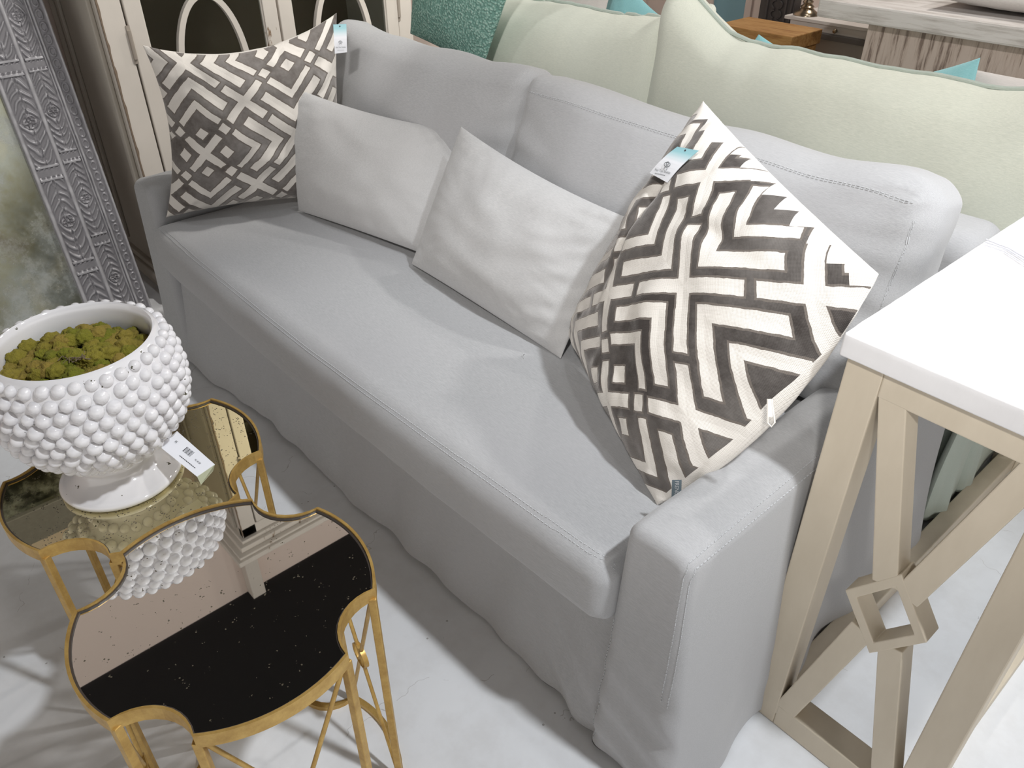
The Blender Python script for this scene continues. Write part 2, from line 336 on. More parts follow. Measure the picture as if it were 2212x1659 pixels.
# ------------------------------------------------------------------ object helpers
def tag(o, label=None, cat=None, group=None, kind=None):
    if label: o['label'] = label
    if cat: o['category'] = cat
    if group: o['group'] = group
    if kind: o['kind'] = kind
    return o
def thing(name, loc, label, cat, group=None, rz=0):
    o = bpy.data.objects.new(name, None); COL.objects.link(o); o.location = loc; o.rotation_euler = (0, 0, rz)
    o.empty_display_size = .05
    o['_l'] = 0; del o['_l']
    return tag(o, label, cat, group)
class MB:
    """vertices / faces collector in world coordinates"""
    def __init__(s): s.v = []; s.f = []; s.mi = []; s.uv = None
    def add(s, v, f, mi=0):
        o = len(s.v); s.v += [tuple(p) for p in v]; s.f += [tuple(i+o for i in q) for q in f]; s.mi += [mi]*len(f)
    def box(s, a, b, mi=0, R=None, piv=None):
        x0, y0, z0 = a; x1, y1, z1 = b
        v = [Vector(p) for p in ((x0,y0,z0),(x1,y0,z0),(x1,y1,z0),(x0,y1,z0),(x0,y0,z1),(x1,y0,z1),(x1,y1,z1),(x0,y1,z1))]
        if R is not None: v = [R @ (p-Vector(piv)) + Vector(piv) for p in v]
        s.add(v, [(0,3,2,1),(4,5,6,7),(0,1,5,4),(1,2,6,5),(2,3,7,6),(3,0,4,7)], mi)
    def bar(s, p, q, w, h, upv=(0, 0, 1), mi=0):
        p = Vector(p); q = Vector(q); d = (q-p).normalized(); u = Vector(upv); x = d.cross(u)
        if x.length < 1e-5: x = d.cross(Vector((1, 0, 0)))
        x.normalize(); y = x.cross(d)
        v = []
        for e in (p, q):
            for a, b in ((-1,-1),(1,-1),(1,1),(-1,1)): v.append(e + x*a*w/2 + y*b*h/2)
        s.add(v, [(0,1,2,3),(7,6,5,4),(0,4,5,1),(1,5,6,2),(2,6,7,3),(3,7,4,0)], mi)
    def tube(s, pts, r, n=8, closed=False, mi=0, caps=True):
        pts = [Vector(p) for p in pts]; m = len(pts); o = len(s.v); X = None
        for i, p in enumerate(pts):
            a = pts[(i-1) % m] if (closed or i > 0) else p; b = pts[(i+1) % m] if (closed or i < m-1) else p
            d = (b-a).normalized()
            if X is None: X = d.orthogonal().normalized()
            X = (X - d*X.dot(d)).normalized(); Y = d.cross(X)
            rr = r[i] if isinstance(r, (list, tuple)) else r
            for k in range(n):
                an = 2*PI*k/n; s.v.append(tuple(p + X*math.cos(an)*rr + Y*math.sin(an)*rr))
        for i in range(m if closed else m-1):
            j = (i+1) % m
            for k in range(n):
                s.f.append((o+i*n+k, o+i*n+(k+1) % n, o+j*n+(k+1) % n, o+j*n+k)); s.mi.append(mi)
        if not closed and caps:
            s.f.append(tuple(o+k for k in range(n))[::-1]); s.f.append(tuple(o+(m-1)*n+k for k in range(n))); s.mi += [mi, mi]
    def lathe(s, prof, c=(0, 0, 0), n=64, mi=0):
        o = len(s.v)
        for r, z in prof:
            for k in range(n):
                a = 2*PI*k/n; s.v.append((c[0]+r*math.cos(a), c[1]+r*math.sin(a), c[2]+z))
        for i in range(len(prof)-1):
            for k in range(n):
                s.f.append((o+i*n+k, o+i*n+(k+1) % n, o+(i+1)*n+(k+1) % n, o+(i+1)*n+k)); s.mi.append(mi)
    def prism(s, poly, z0, z1, mi=0):
        n = len(poly); o = len(s.v)
        for z in (z0, z1): s.v += [(x, y, z) for x, y in poly]
        s.f += [tuple(o+i for i in range(n))[::-1], tuple(o+n+i for i in range(n))]; s.mi += [mi, mi]
        for i in range(n):
            j = (i+1) % n; s.f.append((o+i, o+j, o+n+j, o+n+i)); s.mi.append(mi)
    def strip(s, outer, inner, z0, z1, mi=0):
        n = len(outer); o = len(s.v)
        for P, z in ((outer, z0), (outer, z1), (inner, z1), (inner, z0)): s.v += [(x, y, z) for x, y in P]
        for a in range(4):
            b_ = (a+1) % 4
            for i in range(n):
                j = (i+1) % n; s.f.append((o+a*n+i, o+a*n+j, o+b_*n+j, o+b_*n+i)); s.mi.append(mi)
    def build(s, name, mats, parent=None, smooth=False, bevel=0, angle=40, subd=0):
        if not isinstance(mats, (list, tuple)): mats = [mats]
        me = bpy.data.meshes.new(name)
        V = s.v
        if parent is not None:
            base = parent
            # chain of parents: all things sit untransformed children at identity below the thing
            off = world_loc(parent); rz = world_rz(parent)
            V = [tuple(Matrix.Rotation(-rz, 3, 'Z') @ (Vector(p)-off)) for p in V]; org = None
        else:
            A = np.array(V); org = Vector(((A[:,0].min()+A[:,0].max())/2, (A[:,1].min()+A[:,1].max())/2, A[:,2].min()))
            V = [tuple(Vector(p)-org) for p in V]
        me.from_pydata(V, [], s.f)
        for mm in mats: me.materials.append(mm)
        for p, mi in zip(me.polygons, s.mi): p.material_index = mi
        me.update()
        bm = bmesh.new(); bm.from_mesh(me); bmesh.ops.recalc_face_normals(bm, faces=bm.faces)
        if smooth:
            for f in bm.faces: f.smooth = True
            for e in bm.edges:
                if len(e.link_faces) == 2 and e.calc_face_angle(0) > math.radians(angle): e.smooth = False
        bm.to_mesh(me); bm.free()
        o = bpy.data.objects.new(name, me); COL.objects.link(o)
        if parent is not None: o.parent = parent
        else: o.location = org
        if bevel:
            md = o.modifiers.new('bevel', 'BEVEL'); md.width = bevel; md.segments = 2; md.limit_method = 'ANGLE'
        if subd:
            md = o.modifiers.new('subd', 'SUBSURF'); md.levels = subd; md.render_levels = subd
        return o
def world_loc(o):
    p = Vector((0, 0, 0))
    while o is not None:
        p = p + Vector(o.location); o = o.parent
    return p
def world_rz(o):
    r = 0
    while o is not None: r += o.rotation_euler.z; o = o.parent
    return r
def fbm(p, s, seed=0): return noise.noise(Vector((p[0]*s+seed*7.1, p[1]*s-seed*3.3, p[2]*s+seed*5.7)))

def axis_coords(h, r, n, seg):
    out = []
    for i in range(seg): out.append((-(h-r) - r*math.cos(PI/2*i/seg*1.0)))  # rounding zone
    # outer part expressed as flat cube coordinate; mapped by clamp later
    out = [-(h) + r*(1-math.cos(PI/2*(i/seg)))*0 + (h)*0 for i in range(0)]
    a = [-h + r*i/seg for i in range(seg)]
    b = [-(h-r) + 2*(h-r)*i/n for i in range(n)]
    c = [h-r + r*i/seg for i in range(seg+1)]
    return a+b+c
def rbox(size, r, n=(12, 12, 12), seg=5):
    """rounded box surface, centred; returns verts (Vector list), faces"""
    h = [x/2 for x in size]
    cs = [axis_coords(h[i], r, n[i], seg) for i in range(3)]
    idx = {}; V = []; F = []
    def vert(i, j, k):
        key = (i, j, k)
        if key in idx: return idx[key]
        q = Vector((cs[0][i], cs[1][j], cs[2][k]))
        inn = Vector([max(-(h[a]-r), min(h[a]-r, q[a])) for a in range(3)])
        d = q-inn
        if d.length > 1e-9:
            # cube to sphere for even rounding
            dd = Vector([math.tan(x/r*PI/4) for x in d]); d = dd.normalized()*r
        idx[key] = len(V); V.append(inn+d); return idx[key]
    m = [len(c)-1 for c in cs]
    for a in range(3):
        b_, c_ = (a+1) % 3, (a+2) % 3
        for side in (0, m[a]):
            for i in range(m[b_]):
                for j in range(m[c_]):
                    q = []
                    for di, dj in ((0,0),(1,0),(1,1),(0,1)):
                        k = [0, 0, 0]; k[a] = side; k[b_] = i+di; k[c_] = j+dj; q.append(vert(*k))
                    F.append(tuple(q if side else q[::-1]))
    return V, F
def softbox(name, center, size, r, mat, parent=None, R=None, n=(14, 14, 14), deform=None, puff=(0, 0, 0), seg=5, keep=None):
    V, F = rbox(size, r, n, seg); h = [x/2 for x in size]; out = []
    for p in V:
        u = [p[i]/h[i] for i in range(3)]; q = p.copy()
        for a in range(3):
            b_, c_ = (a+1) % 3, (a+2) % 3
            q[a] += puff[a]*u[a]*max(0, (1-u[b_]**2))*max(0, (1-u[c_]**2))
        if R is not None: q = R @ q
        q = q + Vector(center)
        if deform: q = Vector(deform(q, u))
        out.append(q)
    mb = MB(); mb.add(out, F)
    o = mb.build(name, mat, parent, smooth=True, angle=80)
    if keep is not None: keep.append(BVHTree.FromPolygons([tuple(v) for v in out], F))
    return o
def pillow(name, C4, thick, mat, parent=None, p=2.2, q=.62, inset=.05, n=56, back=None, backthick=None, wr=.004, seed=1, defo=None, org=(0, 0), keep=None, backmat_rule=None):
    """C4 = corners TL, TR, BR, BL seen from the front; front bulges towards the viewer side"""
    TL, TR, BR, BL = [Vector(c) for c in C4]
    nrm = (TR-BL).cross(BR-TL).normalized()       # points to the front
    if nrm.dot(Vector((0, 0, CAMZ))-(TL+BR)/2) < 0: nrm = -nrm
    bt = backthick if backthick is not None else thick
    V = []; F = []; mi = []; UV = []
    W_ = ((TR-TL).length+(BR-BL).length)/2; H_ = ((TL-BL).length+(TR-BR).length)/2
    def pos(s, t_, side):
        s2 = s*(1-inset*(1-t_*t_)); t2 = t_*(1-inset*(1-s*s))
        a = (s2+1)/2; b = (t2+1)/2
        P = (BL*(1-a)+BR*a)*(1-b) + (TL*(1-a)+TR*a)*b
        h = (max(0, 1-abs(s)**p)*max(0, 1-abs(t_)**p))**q
        T = thick if side > 0 else bt
        P = P + nrm*side*h*T/2
        e = 1-abs(1-2*min(1, h))
        # seam puckers and soft folds
        edge = max(abs(s), abs(t_))
        c = (abs(s)*abs(t_))**2
        w1 = noise.noise(Vector((s*3+seed, t_*3, side*2+seed)))*wr*2.2*h
        ang = math.atan2(t_, s)
        w2 = math.sin(ang*26+3*noise.noise(Vector((s*2, t_*2, seed*1.7))))*wr*.55*max(0, (edge-.45))*h*1.6
        w3 = noise.noise(Vector((s*9+seed*3, t_*9, seed)))*wr*.8*c*4*(h+.1)
        P = P + nrm*side*(w1+w2+w3)
        if defo: P = defo(P, s, t_, side, h, nrm)
        return P
    G = n+1
    cs = [math.sin((i/n-.5)*PI*.94)/math.sin(PI*.47) for i in range(G)]
    ids = {}
    def vid(i, j, side):
        k = (i, j, 0 if (i in (0, n) or j in (0, n)) else side)
        if k not in ids:
            ids[k] = len(V); V.append(pos(cs[i], cs[j], side if k[2] else 1)); 
        return ids[k]
    for side in (1, -1):
        for i in range(n):
            for j in range(n):
                qd = [vid(i, j, side), vid(i+1, j, side), vid(i+1, j+1, side), vid(i, j+1, side)]
                uvq = [((cs[a]*W_/2), (cs[b_]*H_/2)) for a, b_ in ((i, j), (i+1, j), (i+1, j+1), (i, j+1))]
                if side < 0: qd = qd[::-1]; uvq = uvq[::-1]
                F.append(tuple(qd)); mi.append(0 if side > 0 else (1 if back else 0)); UV += uvq
    if keep is not None: keep.append((BVHTree.FromPolygons([tuple(v) for v in V], F), nrm, pos))
    mb = MB(); mb.v = [tuple(v) for v in V]; mb.f = F; mb.mi = mi
    # build without normal recalculation to keep the uv order
    me = bpy.data.meshes.new(name)
    if parent is not None: off = world_loc(parent)
    else:
        A = np.array(mb.v); off = Vector(((A[:,0].min()+A[:,0].max())/2, (A[:,1].min()+A[:,1].max())/2, A[:,2].min()))
    me.from_pydata([tuple(Vector(v)-off) for v in mb.v], [], F)
    me.materials.append(mat)
    if back: me.materials.append(back)
    uvl = me.uv_layers.new(name='UVMap')
    uvl.data.foreach_set('uv', np.array([(u+org[0], v+org[1]) for u, v in UV]).ravel())
    me.polygons.foreach_set('material_index', mi); me.polygons.foreach_set('use_smooth', [True]*len(F)); me.update()
    # orientation check
    c0 = sum((Vector(v) for v in mb.v), Vector())/len(mb.v)
    f0 = F[(n//2)*n+n//2]; a, b_, c_ = [Vector(mb.v[k]) for k in f0[:3]]
    if (b_-a).cross(c_-a).dot(nrm) < 0: me.flip_normals()
    o = bpy.data.objects.new(name, me); COL.objects.link(o)
    if parent is not None: o.parent = parent
    else: o.location = off
    return o
def snap(bvh, pts, lift=.0008):
    out = []
    for p in pts:
        r = bvh.find_nearest(Vector(p))
        if r[0] is not None:
            nn = r[1]
            out.append(r[0] + nn*lift if nn.dot(Vector((0, 0, CAMZ))-r[0]) > 0 else r[0] - nn*lift)
    return out
def polyline(pts, step):
    out = []
    for a, b in zip(pts[:-1], pts[1:]):
        a = Vector(a); b = Vector(b); k = max(1, int((b-a).length/step))
        out += [a.lerp(b, i/k) for i in range(k)]
    return out+[Vector(pts[-1])]
def stitches(bvh, path, name, parent, mat, off=(0, 0, 0), seg=.0065, gap=.0035, r=.0008, sag=None):
    pts = snap(bvh, polyline([Vector(p)+Vector(off) for p in path], .003), .0006)
    mb = MB(); i = 0; a = max(1, int(seg/.003)); g = max(1, int(gap/.003))
    while i+a < len(pts):
        mb.bar(pts[i], pts[i+a], r*2, r*1.4); i += a+g
    return mb.build(name, mat, parent)
def textmesh(body, size, name, mat, parent, M4, extrude=.0):
    cu = bpy.data.curves.new(name, 'FONT'); cu.body = body; cu.size = size; cu.align_x = 'CENTER'; cu.align_y = 'CENTER'; cu.resolution_u = 2
    o = bpy.data.objects.new(name+'_tmp', cu); COL.objects.link(o)
    dg = bpy.context.evaluated_depsgraph_get(); dg.update()
    me = bpy.data.meshes.new_from_object(o.evaluated_get(dg)); bpy.data.objects.remove(o)
    me.name = name; off = world_loc(parent)
    me.transform(Matrix.Translation(-off) @ M4); me.materials.append(mat)
    q = bpy.data.objects.new(name, me); COL.objects.link(q); q.parent = parent
    return q

# ------------------------------------------------------------------ setting
mb = MB(); mb.box((-3.46, -4, -.1), (5, 7, 0)); tag(mb.build('floor', M['floor']), kind='structure')
mb = MB(); mb.box((-3.56, -4, 0), (-3.46, 7, 3.34)); tag(mb.build('wall_left', M['wall']), kind='structure')
mb = MB(); mb.box((-3.56, 6.9, 0), (5, 7, 3.34)); tag(mb.build('wall_back', M['wall']), kind='structure')
mb = MB(); mb.box((-3.56, -4, 3.34), (5, 7, 3.42)); tag(mb.build('ceiling', M['ceiling']), kind='structure')
mb = MB(); mb.box((-3.46, .98, 2.5), (-3.38, 1.06, 3.34)); tag(mb.build('trim_1', M['cab'], bevel=.003), kind='structure')

# ------------------------------------------------------------------ grey sofa
SX0, SX1, SY0, SY1 = -2.60, -.42, .74, 1.76
sofa = thing('sofa', ((SX0+SX1)/2, 1.25, 0), 'long light grey slipcovered sofa with one bench seat in the middle of the photo', 'sofa')
def folds(q, u, amp=1.0, seed=0):
    # cloth folds that grow toward the hem
    z = q[2]; k = max(0, 1-z/.42)
    return (noise.noise(Vector((q[0]*5+seed, q[1]*5, z*1.5)))*.014 + noise.noise(Vector((q[0]*11+seed, q[1]*11, z*2)))*.010)*k*amp
def d_base(q, u):
    if u[1] < 0:
        q[1] += folds(q, u)*min(1, -u[1]*1.5) - .052*max(0, 1-q[2]/.42)**.7 + .0045*math.sin(q[0]*31+3*noise.noise(Vector((q[0]*2, 0, q[2]*2)))-q[2]*9)*max(0, 1-q[2]/.40)**1.4*(.4+.6*abs(noise.noise(Vector((q[0]*1.7, 4, 0)))))
        # diagonal drag wrinkles near the right arm
        q[1] -= .034*max(0, min(1, (-q[0]-2.05)/.3)) + .018*max(0, min(1, (q[0]+.85)/.25))
        dx = (q[0]+.56)
        q[1] += .008*math.sin((q[2]*1.0+dx*.9)*52)*math.exp(-((dx+.10)/.12)**2)*max(0, 1-q[2]/.4)
    if q[2] < .03: q[2] = max(.006, .012+.006*math.sin(q[0]*9))
    return q
kb = []
softbox('base_skirt', (-1.515, 1.27, .215), (1.98, .92, .42), .02, M['grey'], sofa, n=(110, 10, 26), deform=d_base, keep=kb)
ka = []
def d_armR(q, u):
    z = q[2]; k = max(0, 1-z/.62)
    if u[0] > 0:
        q[0] += (.052*k**1.2)*u[0] + folds(q, u, .8, 3)*u[0]*.8 + .012*math.sin(q[1]*23+z*6)*k*k*u[0]
    else: q[0] += -.03*k*(-u[0])*(1 if q[1] < .95 else 0)
    if u[1] < -.2: q[1] += -.012*k + folds(q, u, .7, 5)*.8 + .007*math.sin(z*62+q[0]*24)*max(0, k-.35)*1.5
    # the arm top dips a little and crowns
    if u[2] > .3: q[2] += .006*noise.noise(Vector((q[0]*6, q[1]*6, 1))) + .010*(1-u[0]**2)
    if z < .03: q[2] = max(.006, .012)
    return q
softbox('arm', (-.4835, 1.24, .315), (.127, 1.01, .63), .022, M['grey'], sofa, n=(12, 60, 44), deform=d_armR, keep=ka)
kl = []
def d_armL(q, u):
    z = q[2]; k = max(0, 1-z/.62)
    if u[0] < 0: q[0] -= .05*k*(-u[0])
    if u[1] < -.2: q[1] += -.012*k + folds(q, u, .7, 9)
    if u[2] > .3:
        q[2] += .012*(1-u[0]**2) + .006*noise.noise(Vector((q[0]*22, q[1]*16, 4)))
    if z < .03: q[2] = max(.006, .012)
    return q
softbox('arm', (-2.525, 1.24, .318), (.15, 1.01, .62), .03, M['grey'], sofa, n=(12, 50, 30), deform=d_armL, keep=kl)
def d_back(q, u):
    if u[2] > 0: q[2] += .01*noise.noise(Vector((q[0]*5, q[1]*5, 0)))
    if q[2] < .03: q[2] = .012
    return q
softbox('back_frame', (-1.51, 1.67, .445), (2.17, .17, .87), .05, M['grey'], sofa, n=(50, 6, 20), deform=d_back)
ks = []
def d_seat(q, u):
    # bench cushion: crowned top, front edge bowing down and out
    if u[2] > 0: q[2] += .016*(1-u[0]**4)*(1-max(0, u[1])**2*.6)*u[2]
    if u[1] < 0:
        q[1] -= .016*(1-abs(u[0])**3)*(-u[1])*(1-u[2]**2)
        q[2] -= .012*(1-abs(u[0])**2)*(-u[1])*(1 if u[2] < 0 else 0)
    q[2] += .004*noise.noise(Vector((q[0]*5, q[1]*5, 2.2)))
    q[1] += .003*noise.noise(Vector((q[0]*9, 2, q[2]*7)))
    # little gather at the right front corner
    d = math.hypot(q[0]+.565, q[1]-.75)
    q[2] += .004*math.sin(q[0]*260)*math.exp(-(d/.03)**2)
    return q
softbox('seat_cushion', (-1.498, 1.158, .456), (1.895, .908, .146), .040, M['grey'], sofa, n=(120, 40, 12), deform=d_seat, keep=ks)
def backcush(x0, x1, seed, tilt, yc, zc, hgt, th, peak):
    R = Matrix.Rotation(math.radians(tilt), 3, 'X')
    wdt = x1-x0; cx = (x0+x1)/2; kk = []
    def d(q, u):
        if u[2] > 0:
            q[2] += -.020*math.cos(u[0]*PI*.5)*u[2] + .012*noise.noise(Vector((q[0]*5, seed, 0)))
            q[2] += peak*max(0, abs(u[0])-.55)*u[2]
        q[1] += -.022*math.sin(max(0, (1-u[0]**2))*PI/2)*(1-u[2]**2)*(1 if u[1] < 0 else 0)
        w = noise.noise(Vector((q[0]*7+seed, q[1]*7, q[2]*7)))*.009
        e = max(0, abs(u[0])-.6)/.4
        w += math.sin(q[2]*95+seed+4*noise.noise(q*6))*.0035*e*(1-abs(u[2])**3)
        q[1] += w
        if seed == 8:      # pinched, gathered top corner at the near end
            dd = math.hypot(u[0]-.97, (u[2]-.93)*.6); an = math.atan2(u[2]-.93, u[0]-.97)
            g = math.exp(-(dd/.16)**2)
            q[1] += .006*math.sin(an*7)*g*min(1, dd*9); q[2] -= .016*math.exp(-(dd/.09)**2); q[0] += .006*g*math.sin(an*5)*min(1, dd*9)
        q[0] += noise.noise(Vector((q[1]*9, q[2]*9, seed)))*.008*(abs(u[0]) > .9)
        return q
    o = softbox('back_cushion', (cx, yc, zc), (wdt, th, hgt), .05, M['grey'], sofa, R=R, n=(60, 8, 30), deform=d, puff=(.015, .055, .01), keep=kk)
    return kk[0], R
bL, RL = backcush(-2.44, -1.515, 3, -14, 1.445, .785, .47, .15, .03)
bR, RR = backcush(-1.52, -.465, 8, -14, 1.435, .785, .47, .165, .03)
# seams
stitches(ka[0], [(-.424, .73, .30), (-.424, .73, .60), (-.426, .745, .632), (-.426, 1.1, .635), (-.426, 1.6, .635)], 'seam', sofa, M['thread'], (-.004, 0, 0))
stitches(ka[0], [(-.42, .735, .30), (-.418, .735, .60), (-.42, .75, .628), (-.42, 1.1, .628), (-.42, 1.6, .628)], 'seam', sofa, M['thread'], (.004, 0, -.006))
for dz, dy in ((0, 0), (-.007, -.004)):
    stitches(ks[0], [(-2.40, .735, .523), (-1.5, .70, .535), (-.6, .735, .523), (-.56, .745, .517)], 'seam', sofa, M['thread'], (0, dy, dz))
# front vertical seam of the slipcover beside the arm
stitches(ka[0], [(-.555, .73, .40), (-.575, .72, .20), (-.585, .70, .02)], 'seam', sofa, M['thread'])
for off in (0, .006):
    P0 = Vector((-1.50, 1.385, 1.0)); P1 = Vector((-.50, 1.385, 1.0))
    stitches(bR, [P0, P1], 'seam', sofa, M['thread'], (0, off, 0))
    stitches(bR, [(-.475, 1.36, .98), (-.475, 1.29, .62)], 'seam', sofa, M['thread'], (0, off, 0))

# ------------------------------------------------------------------ patterned pillows
def hang_tag(parent, corners, name='hang_tag'):
    # corners: top-left, top-right, bottom-right, bottom-left in the world
    TL, TR, BR, BL = [Vector(c) for c in corners]
    x = (TR-TL).normalized(); y = (TL-BL); hgt = y.length; y.normalize(); z = x.cross(y).normalized(); y = z.cross(x)
    if z.dot(Vector((0, 0, CAMZ))-TL) < 0: z = -z
    me = bpy.data.meshes.new(name); off = world_loc(parent); th = .0006
    n = 8; V = []; F = []; UV = []
    for k in (0, 1):
        for i in range(n+1):
            f = i/n
            for c in (BL.lerp(TL, f), BR.lerp(TR, f)):
                V.append(c + z*(.004*math.sin(f*PI)) - z*th*k)
    for i in range(n):
        F.append((2*i, 2*i+1, 2*i+3, 2*i+2)); UV += [(0, i/n), (1, i/n), (1, (i+1)/n), (0, (i+1)/n)]
        o = 2*(n+1); F.append((o+2*i+2, o+2*i+3, o+2*i+1, o+2*i)); UV += [(0, (i+1)/n), (1, (i+1)/n), (1, i/n), (0, i/n)]
    me.from_pydata([tuple(v-off) for v in V], [], F); me.uv_layers.new(name='UVMap').data.foreach_set('uv', np.array(UV).ravel())
    me.materials.append(M['tag']); me.update()
    o = bpy.data.objects.new(name, me); COL.objects.link(o); o.parent = parent
    o['label'] = 'white card hang tag fading to turquoise at the top'
    W_ = (TR-TL).length
    def M4(fx, fy, lift=.0052):
        c = BL.lerp(BR, fx).lerp(TL.lerp(TR, fx), fy) + z*(lift + .004*math.sin(fy*PI)-.0032)
        m = Matrix((x, y, z)).transposed().to_4x4(); m.translation = c; return m
    # written straight across the card
    textmesh('Not Too Shabby', W_*.115, 'lettering', M['greyink'], o_parent(o, parent), M4(.5, .20))
    mbl = MB(); lc = M4(.5, .10)   # line of print too fine to read
    for i in range(9): mbl.bar(lc @ Vector(((-.26+.058*i)*W_, 0, 0)), lc @ Vector(((-.26+.058*i+.040)*W_, 0, 0)), W_*.018, .0002, tuple(z))
    mbl.build('fine_print', M['greyink'], o)
    # fleur ornament: three curled petals and a band
    mbb = MB(); c = M4(.5, .34, .0052)
    def q(px, py): return c @ Vector((px*W_, py*W_, 0))
    for sx in (-1, 1):
        mbb.tube([q(sx*(.03+.11*math.sin(a)), .02+.07*(1-math.cos(a))) for a in [i*.35 for i in range(12)]], W_*.010, 5)
        mbb.tube([q(sx*.05*math.sin(a), .05+.10*(a/PI)*1.4) for a in [i*PI/8 for i in range(9)]], W_*.009, 5)
        mbb.tube([q(sx*(.02+.05*math.sin(a)), -.01-.05*(1-math.cos(a))) for a in [i*.3 for i in range(9)]], W_*.008, 5)
    mbb.bar(q(-.05, .01), q(.05, .01), W_*.02, W_*.004, tuple(z))
    mbb.build('emblem', M['greyink'], o_parent(o, parent))
    mbh = MB(); hc = M4(.5, .93, .0037)
    mbh.tube([hc @ Vector((.0012*math.cos(a), .0012*math.sin(a), 0)) for a in np.linspace(0, 2*PI, 9)[:-1]], .0007, 5, closed=True)
    mbh.build('eyelet', M['ink'], o_parent(o, parent))
    return o
def o_parent(o, thing_): return o

pL = thing('throw_pillow', (-2.3, 1.02, .53), 'large taupe and white geometric velvet pillow standing against the far arm of the grey sofa', 'pillow')
kpl = []
def dfL(P, s, t_, side, h, nrm):
    # sagging middle of the top edge and dog-eared top corners
    if t_ > 0: P = P + Vector((0, 0, -1))*(.050*(1-s*s)**1.0*t_**3)
    if s < 0: P = P + Vector((.0, .03, 0))*((1-t_*t_)*(-s)**3)
    if t_ < -.3: P = P + Vector((0, 0, .012))*(1-s*s)*(-t_)
    # fold coming in from the left edge
    P = P - nrm*side*.018*math.exp(-((t_-.08-.12*s)/.06)**2)*math.exp(-((s+.9)/.22)**2)
    P = P - nrm*side*.012*math.exp(-((s-.30+.3*(t_-.9))/.05)**2)*math.exp(-((t_-.85)/.2)**2)
    return P
pillow('cover', [(-2.325, .785, 1.060), (-2.20, 1.31, 1.092), (-2.20, 1.26, .545), (-2.435, .763, .545)], .21, M['patL'], pL,
       back=M['weave'], seed=2, wr=.010, inset=.045, defo=dfL, keep=kpl, org=(.02, -.03), n=80, q=.56)
pR = thing('throw_pillow', (-.72, 1.06, .53), 'large charcoal and white geometric velvet throw pillow balanced on one corner beside the near arm', 'pillow')
kpr = []
def dfR(P, s, t_, side, h, nrm):
    # crease near the upper edge
    P = P - nrm*side*.014*math.exp(-((t_-.52-.25*s)/.05)**2)*math.exp(-((s-.25)/.5)**2)*(side > 0)
    P = P - nrm*side*.012*math.exp(-((s-.55+.2*t_)/.06)**2)*math.exp(-((t_+.1)/.3)**2)*(side > 0)
    # the lower right side bellies out over the arm
    P = P + Vector((.045, -.012, -.028))*(max(0, 1-((s-.05)/1.05)**2))*max(0, -t_)**2.5
    return P
# corners seen from the front: TL = left corner, TR = top, BR = right corner, BL = bottom
pillow('cover', [(-1.055, 1.125, .595), (-.90, 1.305, 1.105), (-.423, 1.102, .998), (-.603, .897, .530)], .22, M['patR'], pR,
       back=M['weave'], seed=5, wr=.008, inset=.03, defo=dfR, keep=kpr, n=90, q=.52, backthick=.16, org=(.02, .01))

hang_tag(pL, [(-2.120, 1.247, 1.080), (-2.101, 1.278, 1.080), (-2.093, 1.265, 1.008), (-2.110, 1.235, 1.006)])
hang_tag(pR, [(-.856, 1.180, 1.056), (-.803, 1.171, 1.064), (-.842, 1.143, 1.002), (-.897, 1.160, 1.001)])
mb = MB()   # zip pull hanging from the side seam
zp = [Vector((-.455, .932, .828)), Vector((-.440, .922, .797))]
zx = (zp[1]-zp[0]).cross(Vector((0, 0, CAMZ))-zp[0]).normalized()
mb.tube([zp[0]-zx*.003, zp[1]-zx*.005, zp[1]+(zp[1]-zp[0])*.16, zp[1]+zx*.005, zp[0]+zx*.003], .0017, 6, closed=True)
mb.bar(zp[0], zp[0].lerp(zp[1], .75), .006, .002, tuple(zx.cross(zp[1]-zp[0])))
mb.build('zip_pull', M['zip'], pR)
def label_patch(parent, C4, txt):
    a, b_, c_, d = [Vector(c) for c in C4]; mb = MB(); z = (b_-a).cross(d-a).normalized()
    if z.dot(Vector((0, 0, CAMZ))-a) < 0: z = -z
    mb.add([a, b_, c_, d]+[p-z*.0012 for p in (a, b_, c_, d)], [(0,1,2,3),(7,6,5,4),(0,4,5,1),(1,5,6,2),(2,6,7,3),(3,7,4,0)])
    mb.build('woven_label', M['slate'], parent)
    x = (b_-a).normalized(); y = z.cross(x)
    if y.dot(d-a) < 0: y = -y; z = -z
    m = Matrix((x, y, x.cross(y))).transposed().to_4x4(); m.translation = (a+b_+c_+d)/4 + (z if z.dot(Vector((0,0,CAMZ))-a) > 0 else -z)*.0008
    textmesh(txt, (d-a).length*.6, 'label_lettering', M['thread'], parent, m)
M['slate'] = plain('slate_ribbon', (.10, .13, .15), .7)
label_patch(pR, [(-.558, .863, .640), (-.553, .862, .603), (-.541, .872, .605), (-.546, .873, .642)], 'FRENCH')

